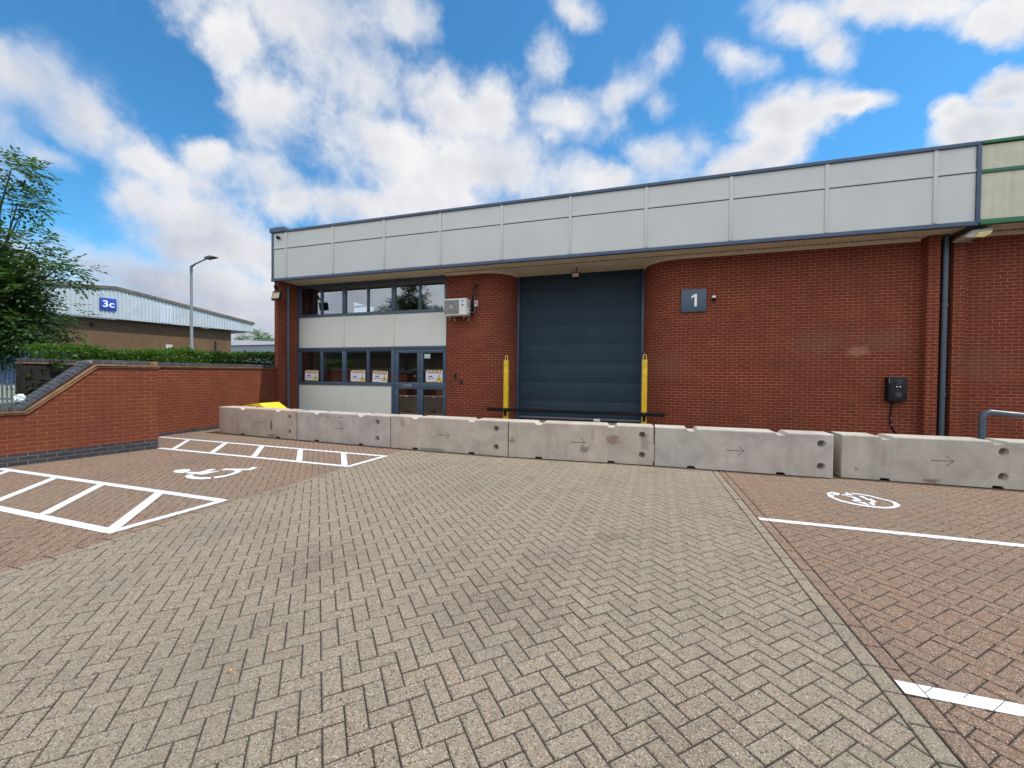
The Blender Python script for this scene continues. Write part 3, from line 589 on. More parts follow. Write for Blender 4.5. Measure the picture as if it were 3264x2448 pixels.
lo2=[(a,z+.027) for a,z in lo]; hi2=[(a,z+.024) for a,z in lo2]; band(m,B,d2,n2,lo2,hi2,-.045,.375); m.build('tile_creasing',TILE,w2_,bevel=.003)
m=MB(); pr=[(a,z+.004) for a,z in hi2]; coping(m,B,d2,n2,pr,-.005,.335,.088); m.build('coping',COPM,w2_,bevel=.004)
m=MB(); band(m,B,d2,n2,pr,[(a,z+.074) for a,z in pr],.004,.326); m.build('coping_mortar',MORT,w2_)
# retaining wall under the hedge
w3_=thing('retaining_wall',(-13.9,6,0),'brick retaining wall below the hedge with shade painted into its colour','wall')
MB().box(-14.15,-13.9,5.7,11.5,0,1.78).build('brick_wall',brick('painted_shade_brick',(.018,.015,.013),(.03,.024,.02),(.03,.027,.023)),w3_)  # near-black brick colour stands in for the shade of tree and bush
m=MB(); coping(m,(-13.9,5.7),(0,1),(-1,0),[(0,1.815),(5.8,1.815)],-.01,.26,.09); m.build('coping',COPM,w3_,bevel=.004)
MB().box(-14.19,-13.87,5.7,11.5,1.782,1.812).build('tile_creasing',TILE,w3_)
# ---------------------------------------------------------------- concrete barriers
def concrete(name,base,stains):
    m=bpy.data.materials.new(name); m.use_nodes=True; t=NT(m.node_tree); b=t.n['Principled BSDF']; o=t.new('ShaderNodeTexCoord').outputs['Object']
    rnd=t.new('ShaderNodeObjectInfo').outputs['Random']; oo=t.vmath('ADD',o,t.new('ShaderNodeCombineXYZ',{0:t.math('MULTIPLY',rnd,37.0)}).outputs[0])
    c=t.mix(t.ramp(t.noise(oo,2.2,7,.65,.4),.35,.68),tuple(x*.80 for x in base),tuple(min(1,x*1.12) for x in base))
    st=t.vmath('MULTIPLY',oo,(9,9,.9)); c=t.mix(t.ramp(t.noise(st,1.0,4,.6),.52,.75,0,.35),c,(base[0]*.62,base[1]*.60,base[2]*.58))
    c=t.mix(t.ramp(t.noise(oo,26,5,.7),.55,.75,0,.30),c,tuple(x*.6 for x in base))
    vz=t.new('ShaderNodeTexVoronoi',{'Vector':oo,'Scale':22.0}); pit=t.ramp(vz.outputs['Distance'],.03,.09,1,0)
    sel=t.ramp(t.new('ShaderNodeSeparateColor',{0:vz.outputs['Color']}).outputs[0],.72,.78)
    pit=t.math('MULTIPLY',pit,sel); c=t.mix(t.math('MULTIPLY',pit,.8),c,(.06,.05,.045))
    for (x,z,rx,rz,col,k) in stains:
        dd=t.vmath('LENGTH',t.vmath('DIVIDE',t.vmath('SUBTRACT',o,(x,0,z)),(rx,.35,rz)),out=1)
        dd=t.math('ADD',dd,t.math('MULTIPLY_ADD',t.noise(oo,18,5,.75),2.2,-1.1)); c=t.mix(t.ramp(dd,.45,.85,k,0),c,col)
    t.l.new(c,b.inputs['Base Color']); b.inputs['Roughness'].default_value=.9; b.inputs['Specular IOR Level'].default_value=.2
    h=t.math('SUBTRACT',t.math('ADD',t.noise(oo,60,5,.65),t.math('MULTIPLY',t.noise(oo,4,3,.6),1.6)),t.math('MULTIPLY',pit,1.2))
    t.l.new(t.new('ShaderNodeBump',{'Height':h,'Strength':.35,'Distance':.01}).outputs[0],b.inputs['Normal']); return m
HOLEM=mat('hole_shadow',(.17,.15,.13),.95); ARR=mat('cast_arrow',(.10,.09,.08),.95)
def barrier(a,b,z,notch,hole,arrow,material,label,H_=.685):
    L=math.hypot(b[0]-a[0],b[1]-a[1])-.012; W=.42; nd=.05; bd=.035
    pr=[(0,0)]
    for n0 in notch: pr+=[(n0-.005,0),(n0+.01,bd),(n0+.12,bd),(n0+.135,0)]
    pr+=[(L,0),(L,H_)]
    for n0 in notch[::-1]: pr+=[(n0+.16,H_),(n0+.115,H_-nd),(n0+.02,H_-nd),(n0-.025,H_)]
    pr+=[(0,H_)]
    m=MB(); m.prism([(x,0,zz) for x,zz in pr],(0,W,0)); ob=m.build('concrete_barrier',material,origin=(0,0,0))
    bm=bmesh.new(); bm.from_mesh(ob.data); bmesh.ops.remove_doubles(bm,verts=bm.verts,dist=1e-5)
    ed=[e for e in bm.edges if (abs(e.verts[0].co.z-H_)<.001 and abs(e.verts[1].co.z-H_)<.001 and abs(e.verts[0].co.y-e.verts[1].co.y)<.001) or (abs(e.verts[0].co.x-e.verts[1].co.x)<.001 and abs(e.verts[0].co.z-e.verts[1].co.z)>.3)]
    bmesh.ops.bevel(bm,geom=ed,offset=.02,segments=2,profile=.5,affect='EDGES'); bm.normal_update(); bm.to_mesh(ob.data); bm.free()
    c=MB()
    for hz in (.17,.53): c.tube([(hole,-.05,hz),(hole,.0,hz),(hole,.09,hz)],[.068,.06,.038],20)
    ax,az=arrow; g=.011
    c.prism([(ax,-.02,az-.006),(ax+.26,-.02,az-.006),(ax+.26,-.02,az+.006),(ax,-.02,az+.006)],(0,.02+g,0))
    for sg in (1,-1): c.prism([(ax+.265,-.02,az),(ax+.275,-.02,az),(ax+.185,-.02,az+sg*.075),(ax+.168,-.02,az+sg*.075)],(0,.02+g-.001*sg,0))
    cut=c.build('cutter',material,origin=(0,0,0))
    md=ob.modifiers.new('b','BOOLEAN'); md.operation='DIFFERENCE'; md.object=cut; md.solver='EXACT'; md.use_self=True
    me=bpy.data.meshes.new_from_object(ob.evaluated_get(bpy.context.evaluated_depsgraph_get())); ob.modifiers.clear(); ob.data=me; bpy.data.objects.remove(cut)
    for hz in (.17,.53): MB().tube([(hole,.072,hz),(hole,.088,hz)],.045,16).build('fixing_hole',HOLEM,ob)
    MB().prism([(ax,.0,az-.0055),(ax+.26,.0,az-.0055),(ax+.26,.0,az+.0055),(ax,.0,az+.0055)],(0,g,0)).prism([(ax+.263,.001,az),(ax+.275,.001,az),(ax+.185,.001,az+.074),(ax+.169,.001,az+.074)],(0,g,0)).prism([(ax+.263,.001,az),(ax+.275,.001,az),(ax+.185,.001,az-.074),(ax+.169,.001,az-.074)],(0,g,0)).build('cast_arrow',ARR,ob)
    ob.location=(a[0]+.006,a[1],z); ob.rotation_euler=(0,0,math.atan2(b[1]-a[1],b[0]-a[0]))
    WLOC[ob.name]=Vector(ob.location); tag(ob,label,'barrier','concrete barriers across the front of the yard'); return ob
TANC=(.47,.385,.310); PINKC=(.475,.410,.345); GREYC=(.46,.42,.37); GRNC=(.43,.40,.335)
blk=(.06,.055,.05); brn=(.22,.13,.09)
barrier((-10.70,8.0),(-7.87,7.77),.014,(.87,2.14),2.61,(1.42,.36),concrete('concrete_tan',TANC,((1.98,.30,.07,.2,blk,.75),(2.0,.05,.2,.05,blk,.6))),'leftmost concrete barrier, nearest the brick boundary wall, with a black smear beside its arrow',.69)
barrier((-7.86,7.77),(-5.145,7.6),.014,(.56,1.86),2.37,(1.16,.335),concrete('concrete_mauve',(.445,.395,.350),((.15,.35,.1,.3,(.5,.46,.44),.5),(.95,.60,.07,.015,blk,.8),(1.35,.59,.07,.015,blk,.8))),'mauve concrete barrier below the grey panels, with two short dark dashes near its top',.68)
barrier((-5.14,7.6),(-2.435,7.5),.014,(.55,1.86),2.45,(1.16,.345),concrete('concrete_pink',PINKC,((.3,.55,.08,.16,blk,.35),(1.0,.03,.6,.035,blk,.5))),'pinkish concrete barrier in front of the entrance door and the left yellow post',.69)
barrier((-2.43,7.5),(.24,7.64),.014,(.53,1.87),2.47,(1.20,.342),concrete('concrete_spotted',(.475,.41,.345),((1.95,.42,.16,.13,brn,.75),(1.45,.22,.12,.10,(.12,.12,.12),.7),(2.52,.4,.1,.25,blk,.35),(1.6,.5,.05,.2,brn,.3),(.08,.32,.07,.08,blk,.5))),'concrete barrier before the roller door, a brown patch and grey smudge by its arrow',.69)
barrier((.25,7.64),(2.915,7.61),.014,(.53,1.87),2.49,(1.14,.345),concrete('concrete_grey',(.46,.42,.37),((1.5,.62,.3,.05,(.3,.27,.25),.4),)),'plain grey concrete barrier below the number 1 sign, right of the roller door',.685)
barrier((3.05,7.73),(5.75,7.69),.014,(.50,1.82),1.94,(1.12,.352),concrete('concrete_green',GRNC,((1.12,.04,.16,.05,(.20,.12,.09),.85),(.55,.35,.05,.3,(.32,.22,.18),.4),(.2,.15,.04,.05,brn,.5))),'greenish weathered concrete barrier below the car charger, chipped along its foot',.68)
barrier((5.78,7.72),(8.46,7.70),.014,(.53,1.87),2.47,(1.20,.345),MATS.get('x') or concrete('concrete_grey_plain',GREYC,()),'plain concrete barrier on the far side of the hoop guard, beyond the greenish one',.68)
# blue rag left on the second barrier
rg=MB(); random.seed(3)
pts=[[(-8.02+.05*i,8.05+.035*j,.70+random.uniform(0,.025)) for j in range(4)] for i in range(6)]
for i in range(5):
    for j in range(3): rg.poly([pts[i][j],pts[i+1][j],pts[i+1][j+1],pts[i][j+1]])
tag(rg.build('rag',mat('blue_cloth',(.04,.33,.42),.9),smooth=60),'scrap of turquoise cloth lying on top of the concrete barriers','rag')
# ---------------------------------------------------------------- yellow posts with a steel bar
def post(x,label):
    r=thing('security_post',(x,11.2,0),label,'post','yellow security posts before the roller door')
    MB().box(x-.066,x+.066,11.135,11.265,0,2.04).build('post_body',YEL,r,bevel=.008)
    pth=[(x-.035,11.2,2.03)]+[(x-.037*math.cos(R(a)),11.2,2.12+.06*math.sin(R(a))) for a in range(0,181,20)]+[(x+.035,11.2,2.03)]
    MB().tube(pth,.011,8).build('lifting_ring',mat('ring_cream',(.66,.50,.14),.45),r,smooth=40)
    MB().tube([(x-.03,11.133,1.99),(x-.03,11.12,1.99)],.02,10).build('bolt',YEL,r,smooth=40)
    MB().box(x-.035,x+.035,11.09,11.132,.44,.66).build('hasp',BLACKM,r,bevel=.004); MB().tube([(x-.01,11.048,.635),(x-.01,11.03,.635)],.045,14).build('clamp',BLACKM,r,smooth=40); MB().tube([(x-.01,11.029,.64),(x-.01,11.024,.64)],.013,10).build('padlock_bolt',GALV,r,smooth=40)
    return r
post(-3.70,'yellow steel security post left of the roller door with a lifting ring on top')
post(.10,'yellow steel security post right of the roller door with a lifting ring on top')
tag(MB().box(-4.24,.60,11.05,11.088,.575,.672).build('security_bar',BLACKM,bevel=.004),'long black steel bar held across the roller door by the two yellow posts','bar')
# ---------------------------------------------------------------- tubular hoop guard
hg=thing('hoop_guard',(5.03,8.18,0),'grey tubular hoop guard standing behind the greenish barrier','hoop guard')
MB().tube([(5.055,8.2,0),(5.055,8.2,.012)],.09,16).build('foot_plate',PIPE,hg); MB().tube([(5.055,8.2,0),(5.055,8.2,.98)]+[(5.055+.10*(1-math.cos(R(a))),8.2,.98+.10*math.sin(R(a))) for a in range(15,91,15)]+[(6.3,8.2,.965)]+[(6.3+.10*math.sin(R(a)),8.2,.865+.10*math.cos(R(a))) for a in range(15,91,15)]+[(6.4,8.2,0)],.044,16).build('tube',PIPE,hg,smooth=50)
# ---------------------------------------------------------------- grit bin
gb=thing('grit_bin',(-10.55,9.3,0),'yellow grit bin with black lettering in the corner behind the leftmost barrier','grit bin')
YB=mat('yellow_moulded_plastic',(.83,.56,.03),.45,var=.08)
MB().box(-11.05,-10.1,9.05,9.65,0,.50).build('bin_body',YB,gb,bevel=.03)
MB().prism([(-11.09,9.0,.50),(-10.02,9.0,.50),(-10.08,9.0,.53),(-10.46,9.0,.745),(-11.04,9.0,.665),(-11.10,9.0,.60)],(0,.68,0)).build('lid',YB,gb,bevel=.02)
k=MB()
random.seed(11)
for q in range(5): k.box(-10.80+.075*q,-10.745+.075*q,8.992,8.999,.575+.008*q,.60+.008*q+.008*(q%2))
k.tube([(-10.72,8.997,.535),(-10.6,8.997,.556),(-10.5,8.997,.54)],.006,6); k.build('lettering',BLACK,gb)
k=MB(); k.box(-10.86,-10.68,8.992,8.999,.655,.675); k.build('green_mark',mat('green_mark',(.25,.33,.04),.5),gb)
# ---------------------------------------------------------------- air conditioner
ac=thing('air_conditioner',(-5.46,11.45,3.43),'white outdoor air conditioning unit on wall brackets beside the upper windows','air conditioner')
ACW=mat('ac_enamel',(.66,.67,.63),.4,var=.06,vscale=5)
MB().box(-5.85,-5.08,11.45,11.75,3.44,3.955).build('casing',ACW,ac,bevel=.012)
MB().box(-5.83,-5.33,11.442,11.449,3.48,3.915).build('grille_recess',mat('ac_recess',(.20,.20,.18),.6),ac)
fn=MB()
for r2 in (.045,.085,.125,.165,.200): fn.tube([(-5.585+r2*math.cos(R(a)),11.43,3.695+r2*math.sin(R(a))) for a in range(0,361,15)],.0045,5,caps=False)
for a in range(0,180,30): fn.tube([(-5.585-.2*math.cos(R(a)),11.428,3.695-.2*math.sin(R(a))),(-5.585+.2*math.cos(R(a)),11.428,3.695+.2*math.sin(R(a)))],.004,5)
fn.build('fan_guard',ACW,ac,smooth=40)
MB().tube([(-5.585,11.436,3.695),(-5.585,11.4405,3.695)],.2,28).build('fan',mat('fan_dark',(.03,.03,.028),.6),ac)
MB().box(-5.31,-5.115,11.44,11.449,3.47,3.925).build('side_panel',ACW,ac)
MB().prism([(-5.255,11.436,3.86),(-5.225,11.436,3.90),(-5.155,11.436,3.895),(-5.19,11.436,3.86),(-5.235,11.436,3.835)],(0,.003,0)).build('blue_mark',mat('blue_mark',(.02,.25,.62),.4),ac)
MB().box(-5.255,-5.17,11.436,11.439,3.745,3.765).box(-5.215,-5.185,11.436,11.439,3.715,3.742).build('dark_mark',BLACK,ac)
MB().box(-5.078,-5.045,11.50,11.72,3.47,3.66).build('valve_cover',ACW,ac,bevel=.008)
for x in (-5.65,-5.17):
    MB().box(x-.018,x+.018,11.47,11.85,3.405,3.432).box(x-.018,x+.018,11.82,11.848,3.30,3.404).build('bracket',mat('bracket_grey',(.34,.34,.33),.5),ac,bevel=.003)
    MB().tube([(x,11.46,3.39),(x,11.46,3.33)],.018,8).build('rubber_foot',GREYP,ac)
MB().tube([(-5.05,11.62,3.52),(-5.0,11.70,3.50),(-4.99,11.80,3.56),(-4.985,11.81,4.22),(-4.97,11.80,4.33),(-4.92,11.81,4.385),(-4.84,11.85,4.40)],.024,8).tube([(-5.05,11.60,3.60),(-5.03,11.78,3.62),(-5.03,11.80,4.1)],.02,8).build('refrigerant_pipe',BLACKM,ac,smooth=50)
MB().tube([(-4.96,11.79,3.5),(-4.955,11.79,4.2),(-4.93,11.80,4.32)],.008,6).tube([(-5.05,11.65,3.50),(-4.98,11.76,3.56),(-4.93,11.78,3.66),(-4.925,11.79,3.75)],.011,6).build('grey_cable',GREYP,ac,smooth=50)
MB().tube([(-4.86,11.83,4.33),(-4.87,11.84,3.95)],.007,6).build('thin_cable',mat('red_cable',(.14,.02,.015),.5),ac)
iso=thing('isolator_switch',(-4.91,11.82,3.74),'small cream isolator switch with red knob beside the air conditioner','switch')
MB().box(-4.965,-4.855,11.77,11.84,3.745,3.925).build('box',mat('isolator_cream',(.60,.58,.47),.5),iso,bevel=.006)
MB().tube([(-4.91,11.768,3.85),(-4.91,11.745,3.85)],.03,14).build('knob',mat('red_knob',(.50,.035,.02),.4),iso,smooth=40)
# entry keypad and second box
kp=thing('door_entry_unit',(-5.61,11.83,1.5),'slim black door entry unit on the brickwork right of the entrance','entry unit')
MB().box(-5.655,-5.60,11.815,11.849,1.46,1.68).build('case',BLACK,kp,bevel=.004); MB().tube([(-5.64,11.814,1.66),(-5.64,11.80,1.66)],.018,10).tube([(-5.615,11.814,1.49),(-5.615,11.80,1.49)],.016,10).pieces('button',GALV,kp,smooth=40)
k2=thing('key_box',(-5.43,11.83,1.33),'small square black box below the door entry unit','box')
MB().box(-5.475,-5.385,11.80,11.849,1.34,1.445).build('case',BLACK,k2,bevel=.006); MB().box(-5.455,-5.405,11.795,11.799,1.405,1.415).box(-5.455,-5.405,11.795,11.799,1.37,1.38).build('label',GALV,k2)
# ---------------------------------------------------------------- floodlights, cameras, sensors
def flood(x,y,z,s,rz,tilt,label,lens,wallp):
    r=thing('floodlight',(x,y,z),label,'floodlight')
    parts=[]
    mm=MB().box(x-s,x+s,y-.03,y+.03,z-s*.8,z+s*.8).build('housing',BLACK,r,bevel=.008)
    ln=MB().box(x-s*.80,x+s*.80,y-.036,y-.031,z-s*.5,z+s*.56).build('lens',lens,r)
    for o in (mm,ln): o.rotation_euler=(R(tilt),0,R(rz))
    MB().tube([(x-s*1.02,y,z),(x-s*1.02,y+.05,z+s*.95),(x+s*1.02,y+.05,z+s*.95),(x+s*1.02,y,z)],.01,6).tube([(x,y+.05,z+s*.95)]+[wallp],.014,6).build('yoke',BLACK,r,smooth=40)
    return r
LENS1=mat('amber_lens',(.50,.42,.24),.25); LENS2=mat('pink_lens',(.62,.42,.35),.2)
flood(-11.86,10.88,4.25,.19,-4,-12,'black floodlight on the left end pier under the fascia',LENS1,(-12.03,11.04,4.55))
flood(-1.86,12.05,4.56,.115,0,-16,'small black floodlight hanging from the soffit above the roller door',LENS2,(-1.83,12.1,4.815))
cv=thing('bullet_camera',(-12.0,10.98,4.50),'small black camera above the left floodlight','camera')
MB().tube([(-12.05,11.04,4.62),(-12.03,10.97,4.60)],.05,10).tube([(-12.02,10.98,4.56),(-11.95,10.92,4.52)],.04,10).build('body',BLACK,cv,smooth=40)
c2=thing('dome_camera',(-11.84,10.93,6.22),'black dome camera on the left end of the fascia','camera')
MB().tube([(-11.90,10.995,6.27),(-11.88,10.97,6.27)],.055,14).build('mount',WHITEP,c2,smooth=40)
MB().tube([(-11.88,10.97,6.26),(-11.86,10.93,6.25),(-11.83,10.89,6.23),(-11.82,10.88,6.225)],[.055,.06,.045,.01],14).build('dome',BLACK,c2,smooth=60)
ps=thing('movement_sensor',(1.80,11.78,3.6),'small white and black movement sensor right of the number 1 sign','sensor')
MB().tube([(1.80,11.78,3.735),(1.80,11.78,3.70),(1.80,11.78,3.67)],[.03,.052,.05],14).tube([(1.80,11.849,3.70),(1.80,11.78,3.70)],.02,8).build('cap',WHITEP,ps,smooth=40)
MB().tube([(1.80,11.78,3.669),(1.80,11.78,3.62),(1.80,11.78,3.56)],[.048,.042,.008],14).build('dome',BLACK,ps,smooth=40)
# number sign
sg=thing('unit_number_sign',(1.32,11.83,3.32),'square slate sign with a white number 1 on the brickwork','sign')
MB().box(1.015,1.625,11.80,11.845,3.33,3.935).build('sign_board',FRAME,sg,bevel=.005)
MB().prism([(x,11.799,z) for x,z in ((1.335,3.47),(1.395,3.47),(1.395,3.80),(1.345,3.80),(1.262,3.748),(1.262,3.690),(1.335,3.728))],(0,-.010,0)).build('numeral',WHITE,sg)
# bulkhead lamp at the joint of the two units
bl=thing('bulkhead_light',(6.66,11.4,4.6),'old yellowed bulkhead light on the pier under the right end of the soffit','light')
LP=mat('yellowed_polycarbonate',(.55,.47,.17),.35,var=.2,vscale=6); LG=mat('pale_housing',(.46,.44,.36),.5,var=.15)
MB().prism([(6.50,11.16,4.62),(6.62,11.12,4.74),(6.95,11.12,4.755),(6.93,11.10,4.72),(6.70,11.08,4.57),(6.55,11.10,4.575)],(0,.40,0)).build('housing',LG,bl,bevel=.02,smooth=50)
MB().prism([(6.60,11.06,4.56),(6.68,11.05,4.66),(6.91,11.05,4.69),(6.86,11.05,4.60),(6.76,11.05,4.545)],(0,.06,0)).build('lens',LP,bl,bevel=.02,smooth=50)
MB().tube([(6.62,11.2,4.57),(6.60,11.2,4.52),(6.66,11.2,4.50)],.006,6).tube([(6.8,11.45,4.7),(6.8,11.6,4.72)],.03,8).build('clip',GALV,bl)
# car charger
ev=thing('car_charger',(5.68,11.7,1.05),'black wall mounted car charging unit on the brickwork by the pier','charger')
MB().box(5.50,5.86,11.68,11.849,1.07,1.635).build('case',BLACK,ev,bevel=.025)
MB().box(5.53,5.83,11.665,11.682,1.09,1.615).build('front_cover',mat('charger_front',(.010,.011,.013),.55,spec=.3),ev,bevel=.01)
MB().box(5.615,5.75,11.658,11.664,1.44,1.57).build('display',mat('display_black',(.004,.004,.005),.15),ev,bevel=.003)
MB().box(5.625,5.735,11.655,11.6575,1.465,1.49).build('display_glow',mat('display_grey',(.05,.055,.06),.3),ev)
for x in (5.655,5.715): MB().prism([(x-.017,11.657,1.425),(x+.017,11.657,1.425),(x+.004,11.657,1.40),(x-.004,11.657,1.40)],(0,.007,0)).build('indicator',WHITE,ev)
MB().tube([(5.685+.055*math.cos(R(a)),11.662,1.235+.055*math.sin(R(a))) for a in range(0,361,15)],.005,6,caps=False).tube([(5.685,11.664,1.235),(5.685,11.66,1.235)],.022,14).box(5.675,5.69,11.66,11.664,1.335,1.355).build('socket_ring',GREYP,ev,smooth=40)
MB().box(5.508,5.53,11.676,11.679,1.50,1.61).build('side_sticker',GREYP,ev)
MB().tube([(5.64,11.80,1.07),(5.64,11.82,.95),(5.62,11.83,.75),(5.63,11.83,.52),(5.68,11.83,.40),(5.75,11.83,.30),(5.80,11.83,0)],.017,8).build('supply_cable',BLACK,ev,smooth=50)
MB().box(5.615,5.65,11.81,11.849,.66,.675).box(5.62,5.66,11.81,11.849,.5,.515).build('cable_clip',GALV,ev)
# ---------------------------------------------------------------- warning posters inside the glass
PW=mat('poster_white',(.62,.66,.72),.5); PBk=mat('poster_black',(.01,.01,.01),.5); PY=mat('poster_yellow',(.80,.66,.03),.5); PRd=mat('poster_red',(.30,.012,.02),.5); PBl=mat('poster_blue',(.03,.06,.15),.5); PTop=mat('poster_cream',(.74,.72,.70),.5)
def poster(x0,x1,z0,z1,tilt,label,low=True):
    y=WY-.004 if x0>-7 else WY+.004
    cx=(x0+x1)/2; r=thing('warning_poster',(cx,y,z0),label,'poster','warning posters in the windows')
    W=x1-x0;Hh=z1-z0
    MB().box(x0,x1,y,y+.002,z0,z1).build('sheet',PW,r)
    MB().box(x0+.002,x1-.002,y-.0015,y-.0005,z1-.15*Hh-.10*Hh-.03,z1-.032).build('heading_band',PTop,r)
    k=MB();q=MB()
    n=12
    for e in ((z1-.03,z1+.0),(z0,z0+.03)) if low else ((z1-.03,z1+.0),):
        q.box(x0,x1,y-.0012,y-.0005,*e)
        for i in range(n//2+1):
            a=x0+(i*2)*W/n; k.prism([(max(a,x0),y-.003,e[0]),(min(a+W/n,x1),y-.003,e[0]),(min(a+W/n+.015,x1),y-.003,e[1]),(min(max(a+.015,x0),x1-.001),y-.003,e[1])],(0,.001,0)) if a<x1-.02 else None
    q.build('yellow_border',PY,r); k.build('black_chevrons',PBk,r)
    text('WARNING',.125,PRd,r,(cx,y-.003,z1-.085),'heading_text',bold=.003,ext=.0008,sx=.93)
    k=MB(); k.box(x0+.10,x0+.24,y-.003,y-.001,z0+.175,z0+.20).box(x0+.13,x0+.27,y-.003,y-.001,z0+.20,z0+.212); k.build('small_print',PBl,r)
    k=MB()
    for i in range(9): k.box(x0+.05+.035*i,x0+.075+.035*i,y-.003,y-.001,z0+.115,z0+.14)
    k.build('number_line',PRd,r)
    tx=x1-.12; tz=z0+.06
    MB().prism([(tx-.115,y-.002,tz-.005),(tx+.115,y-.002,tz-.005),(tx,y-.002,tz+.195)],(0,.001,0)).build('triangle_border',PBk,r)
    MB().prism([(tx-.095,y-.004,tz+.005),(tx+.095,y-.004,tz+.005),(tx,y-.004,tz+.172)],(0,.001,0)).build('triangle',PY,r)
    MB().prism([(tx-.035,y-.006,tz+.03),(tx+.04,y-.006,tz+.03),(tx+.02,y-.006,tz+.075),(tx-.02,y-.006,tz+.085)],(0,.001,0)).build('symbol',PBk,r)
    for c in r.children: pass
    r.rotation_euler=(0,R(tilt),0)
poster(-11.71,-11.11,1.36,1.75,1,'warning poster in the leftmost ground floor pane')
poster(-9.70,-9.10,1.345,1.76,0,'warning poster in the third ground floor pane from the left')
poster(-8.81,-8.21,1.345,1.735,2.5,'slightly tilted warning poster in the pane next to the entrance door',False)
poster(-6.74,-6.13,1.36,1.77,0,'warning poster on the right hand entrance door')
tag(MB().box(-6.80,-6.58,WY-.002,WY+.001,2.15,2.29).build('paper_notice',mat('notice_paper',(.42,.52,.50),.6)),'small pale notice at the top of the right hand entrance door','notice')
# ---------------------------------------------------------------- litter
tag(MB().tube([(-2.03,1.580,.011),(-2.022,1.564,.011)],.006,8).build('cigarette_end',mat('filter_orange',(.62,.26,.08),.8)),'orange cigarette end lying on the buff paving at the lower left','cigarette end')
random.seed(5); lb=MB()
import itertools
bmx=bmesh.new(); bmesh.ops.create_icosphere(bmx,subdivisions=3,radius=.065)
for v in bmx.verts: v.co*=random.uniform(.75,1.2); v.co.z*=1.15
me=bpy.data.meshes.new('plastic_bag'); bmx.to_mesh(me); bmx.free(); me.materials.append(mat('white_film',(.7,.75,.77),.35)); ob=bpy.data.objects.new('plastic_bag',me); COL.objects.link(ob); ob.location=(-10.12,4.12,1.12)
tag(ob,'crumpled white plastic bag lying on the low end of the boundary wall coping','bag')
# ---------------------------------------------------------------- trees and hedge
def leafmesh(name,material,leaves,parent=None,origin=(0,0,0)):
    """leaves: (centre, axis vector, side vector, tone): one folded leaf each"""
    V=[];Fc=[];T=[]
    for c,a,s,tn in leaves:
        k=len(V); n=a.cross(s).normalized()*(s.length*.35)
        V+=[c-a,c-a*.1+s-n*.3,c+a,c-a*.1-s-n*.3,c+n*.4]
        Fc+=[(k,k+1,k+4),(k+1,k+2,k+4),(k+2,k+3,k+4),(k+3,k,k+4)]; T+=[tn]*5
    o=Vector(WLOC[parent.name]) if parent is not None else Vector(origin)
    me=bpy.data.meshes.new(name); me.from_pydata([tuple(v-o) for v in V],[],Fc); me.materials.append(material)
    at=me.attributes.new('tone','FLOAT','POINT'); at.data.foreach_set('value',T)
    ob=bpy.data.objects.new(name,me); COL.objects.link(ob)
    if parent is not None: ob.parent=parent
    else: ob.location=o
    WLOC[ob.name]=o; return ob
def rv(): 
    while True:
        v=Vector((random.uniform(-1,1),random.uniform(-1,1),random.uniform(-1,1)))
        if .05<v.length<1: return v
LEAFA=leafmat('ash_leaf',(.034,.070,.024),(.068,.125,.034),(.026,.066,.040))
LEAFH=leafmat('hedge_leaf',(.035,.095,.012),(.075,.165,.018),(.110,.20,.022),scale=2.5)
LEAFD=leafmat('dark_leaf',(.018,.05,.016),(.035,.08,.02),(.012,.04,.018))
BARK=mat('bark',(.085,.072,.058),.9,var=.4,vscale=6,bump=.6,bscale=30)
def spray(c,d,ln,lw,n,L):
    """compound leaf: leaflets in pairs along a drooping stalk"""
    d=d.normalized(); side=d.cross(Vector((0,0,1))); side=side.normalized() if side.length>.1 else Vector((1,0,0)); tone=min(1,max(0,random.gauss(.45,.28)))
    for i in range(n):
        f=i/(n-1); p=c+d*(f*ln)+Vector((0,0,-.35*ln*f*f))
        for sg in ((1,-1) if i<n-1 else (0,)):
            ax=(side*sg*1.0+d*.55+Vector((0,0,-.35))+rv()*.25).normalized() if sg else (d+Vector((0,0,-.5))).normalized()
            sd=ax.cross(Vector((0,0,1))+rv()*.6).normalized()
            L.append((p+ax*lw*1.4,ax*lw*1.4,sd*lw*.62,min(1,max(0,tone+random.gauss(0,.12)))))
def tree(name,base,targets,nclust,label,cat,leafm,lw=.045,trunk_r=.2,group=None,sp=8,spread=.45,keep=None):
    r=thing(name,base,label,cat,group); b0=Vector(base); L=[]; tb=MB()
    z_f=b0.z+1.4; fork=Vector((b0.x,b0.y,z_f))
    tb.tube([b0,b0+Vector((.05,.03,.7)),fork],[trunk_r*1.25,trunk_r,trunk_r*.85],10)
    for (c,rad,wt) in targets:
        c=Vector(c); rad=Vector(rad); mid=fork.lerp(c,.45)+rv()*.3
        tb.tube([fork,mid,c],[trunk_r*.5,trunk_r*.28,trunk_r*.10],8)
        for q in range(int(nclust*wt)):
            v=rv(); v=v.normalized()*(v.length**.45)
            p=c+Vector((v.x*rad.x,v.y*rad.y,v.z*rad.z))
            if keep and not keep(p): continue
            if random.random()<.45:
                m0=mid.lerp(c,random.random()); tb.tube([m0,m0.lerp(p,.55)+rv()*.2,p],[trunk_r*.10,trunk_r*.06,.008],5,caps=False)
            for k in range(sp):
                s0=p+rv()*spread; dd=(s0-c).normalized()+rv()*.7+Vector((0,0,.15)); spray(s0,dd,.24*lw/.045,lw,4,L)
    tb.build('trunk',BARK,r,smooth=50); leafmesh('crown',leafm,L,r); return r
random.seed(21)
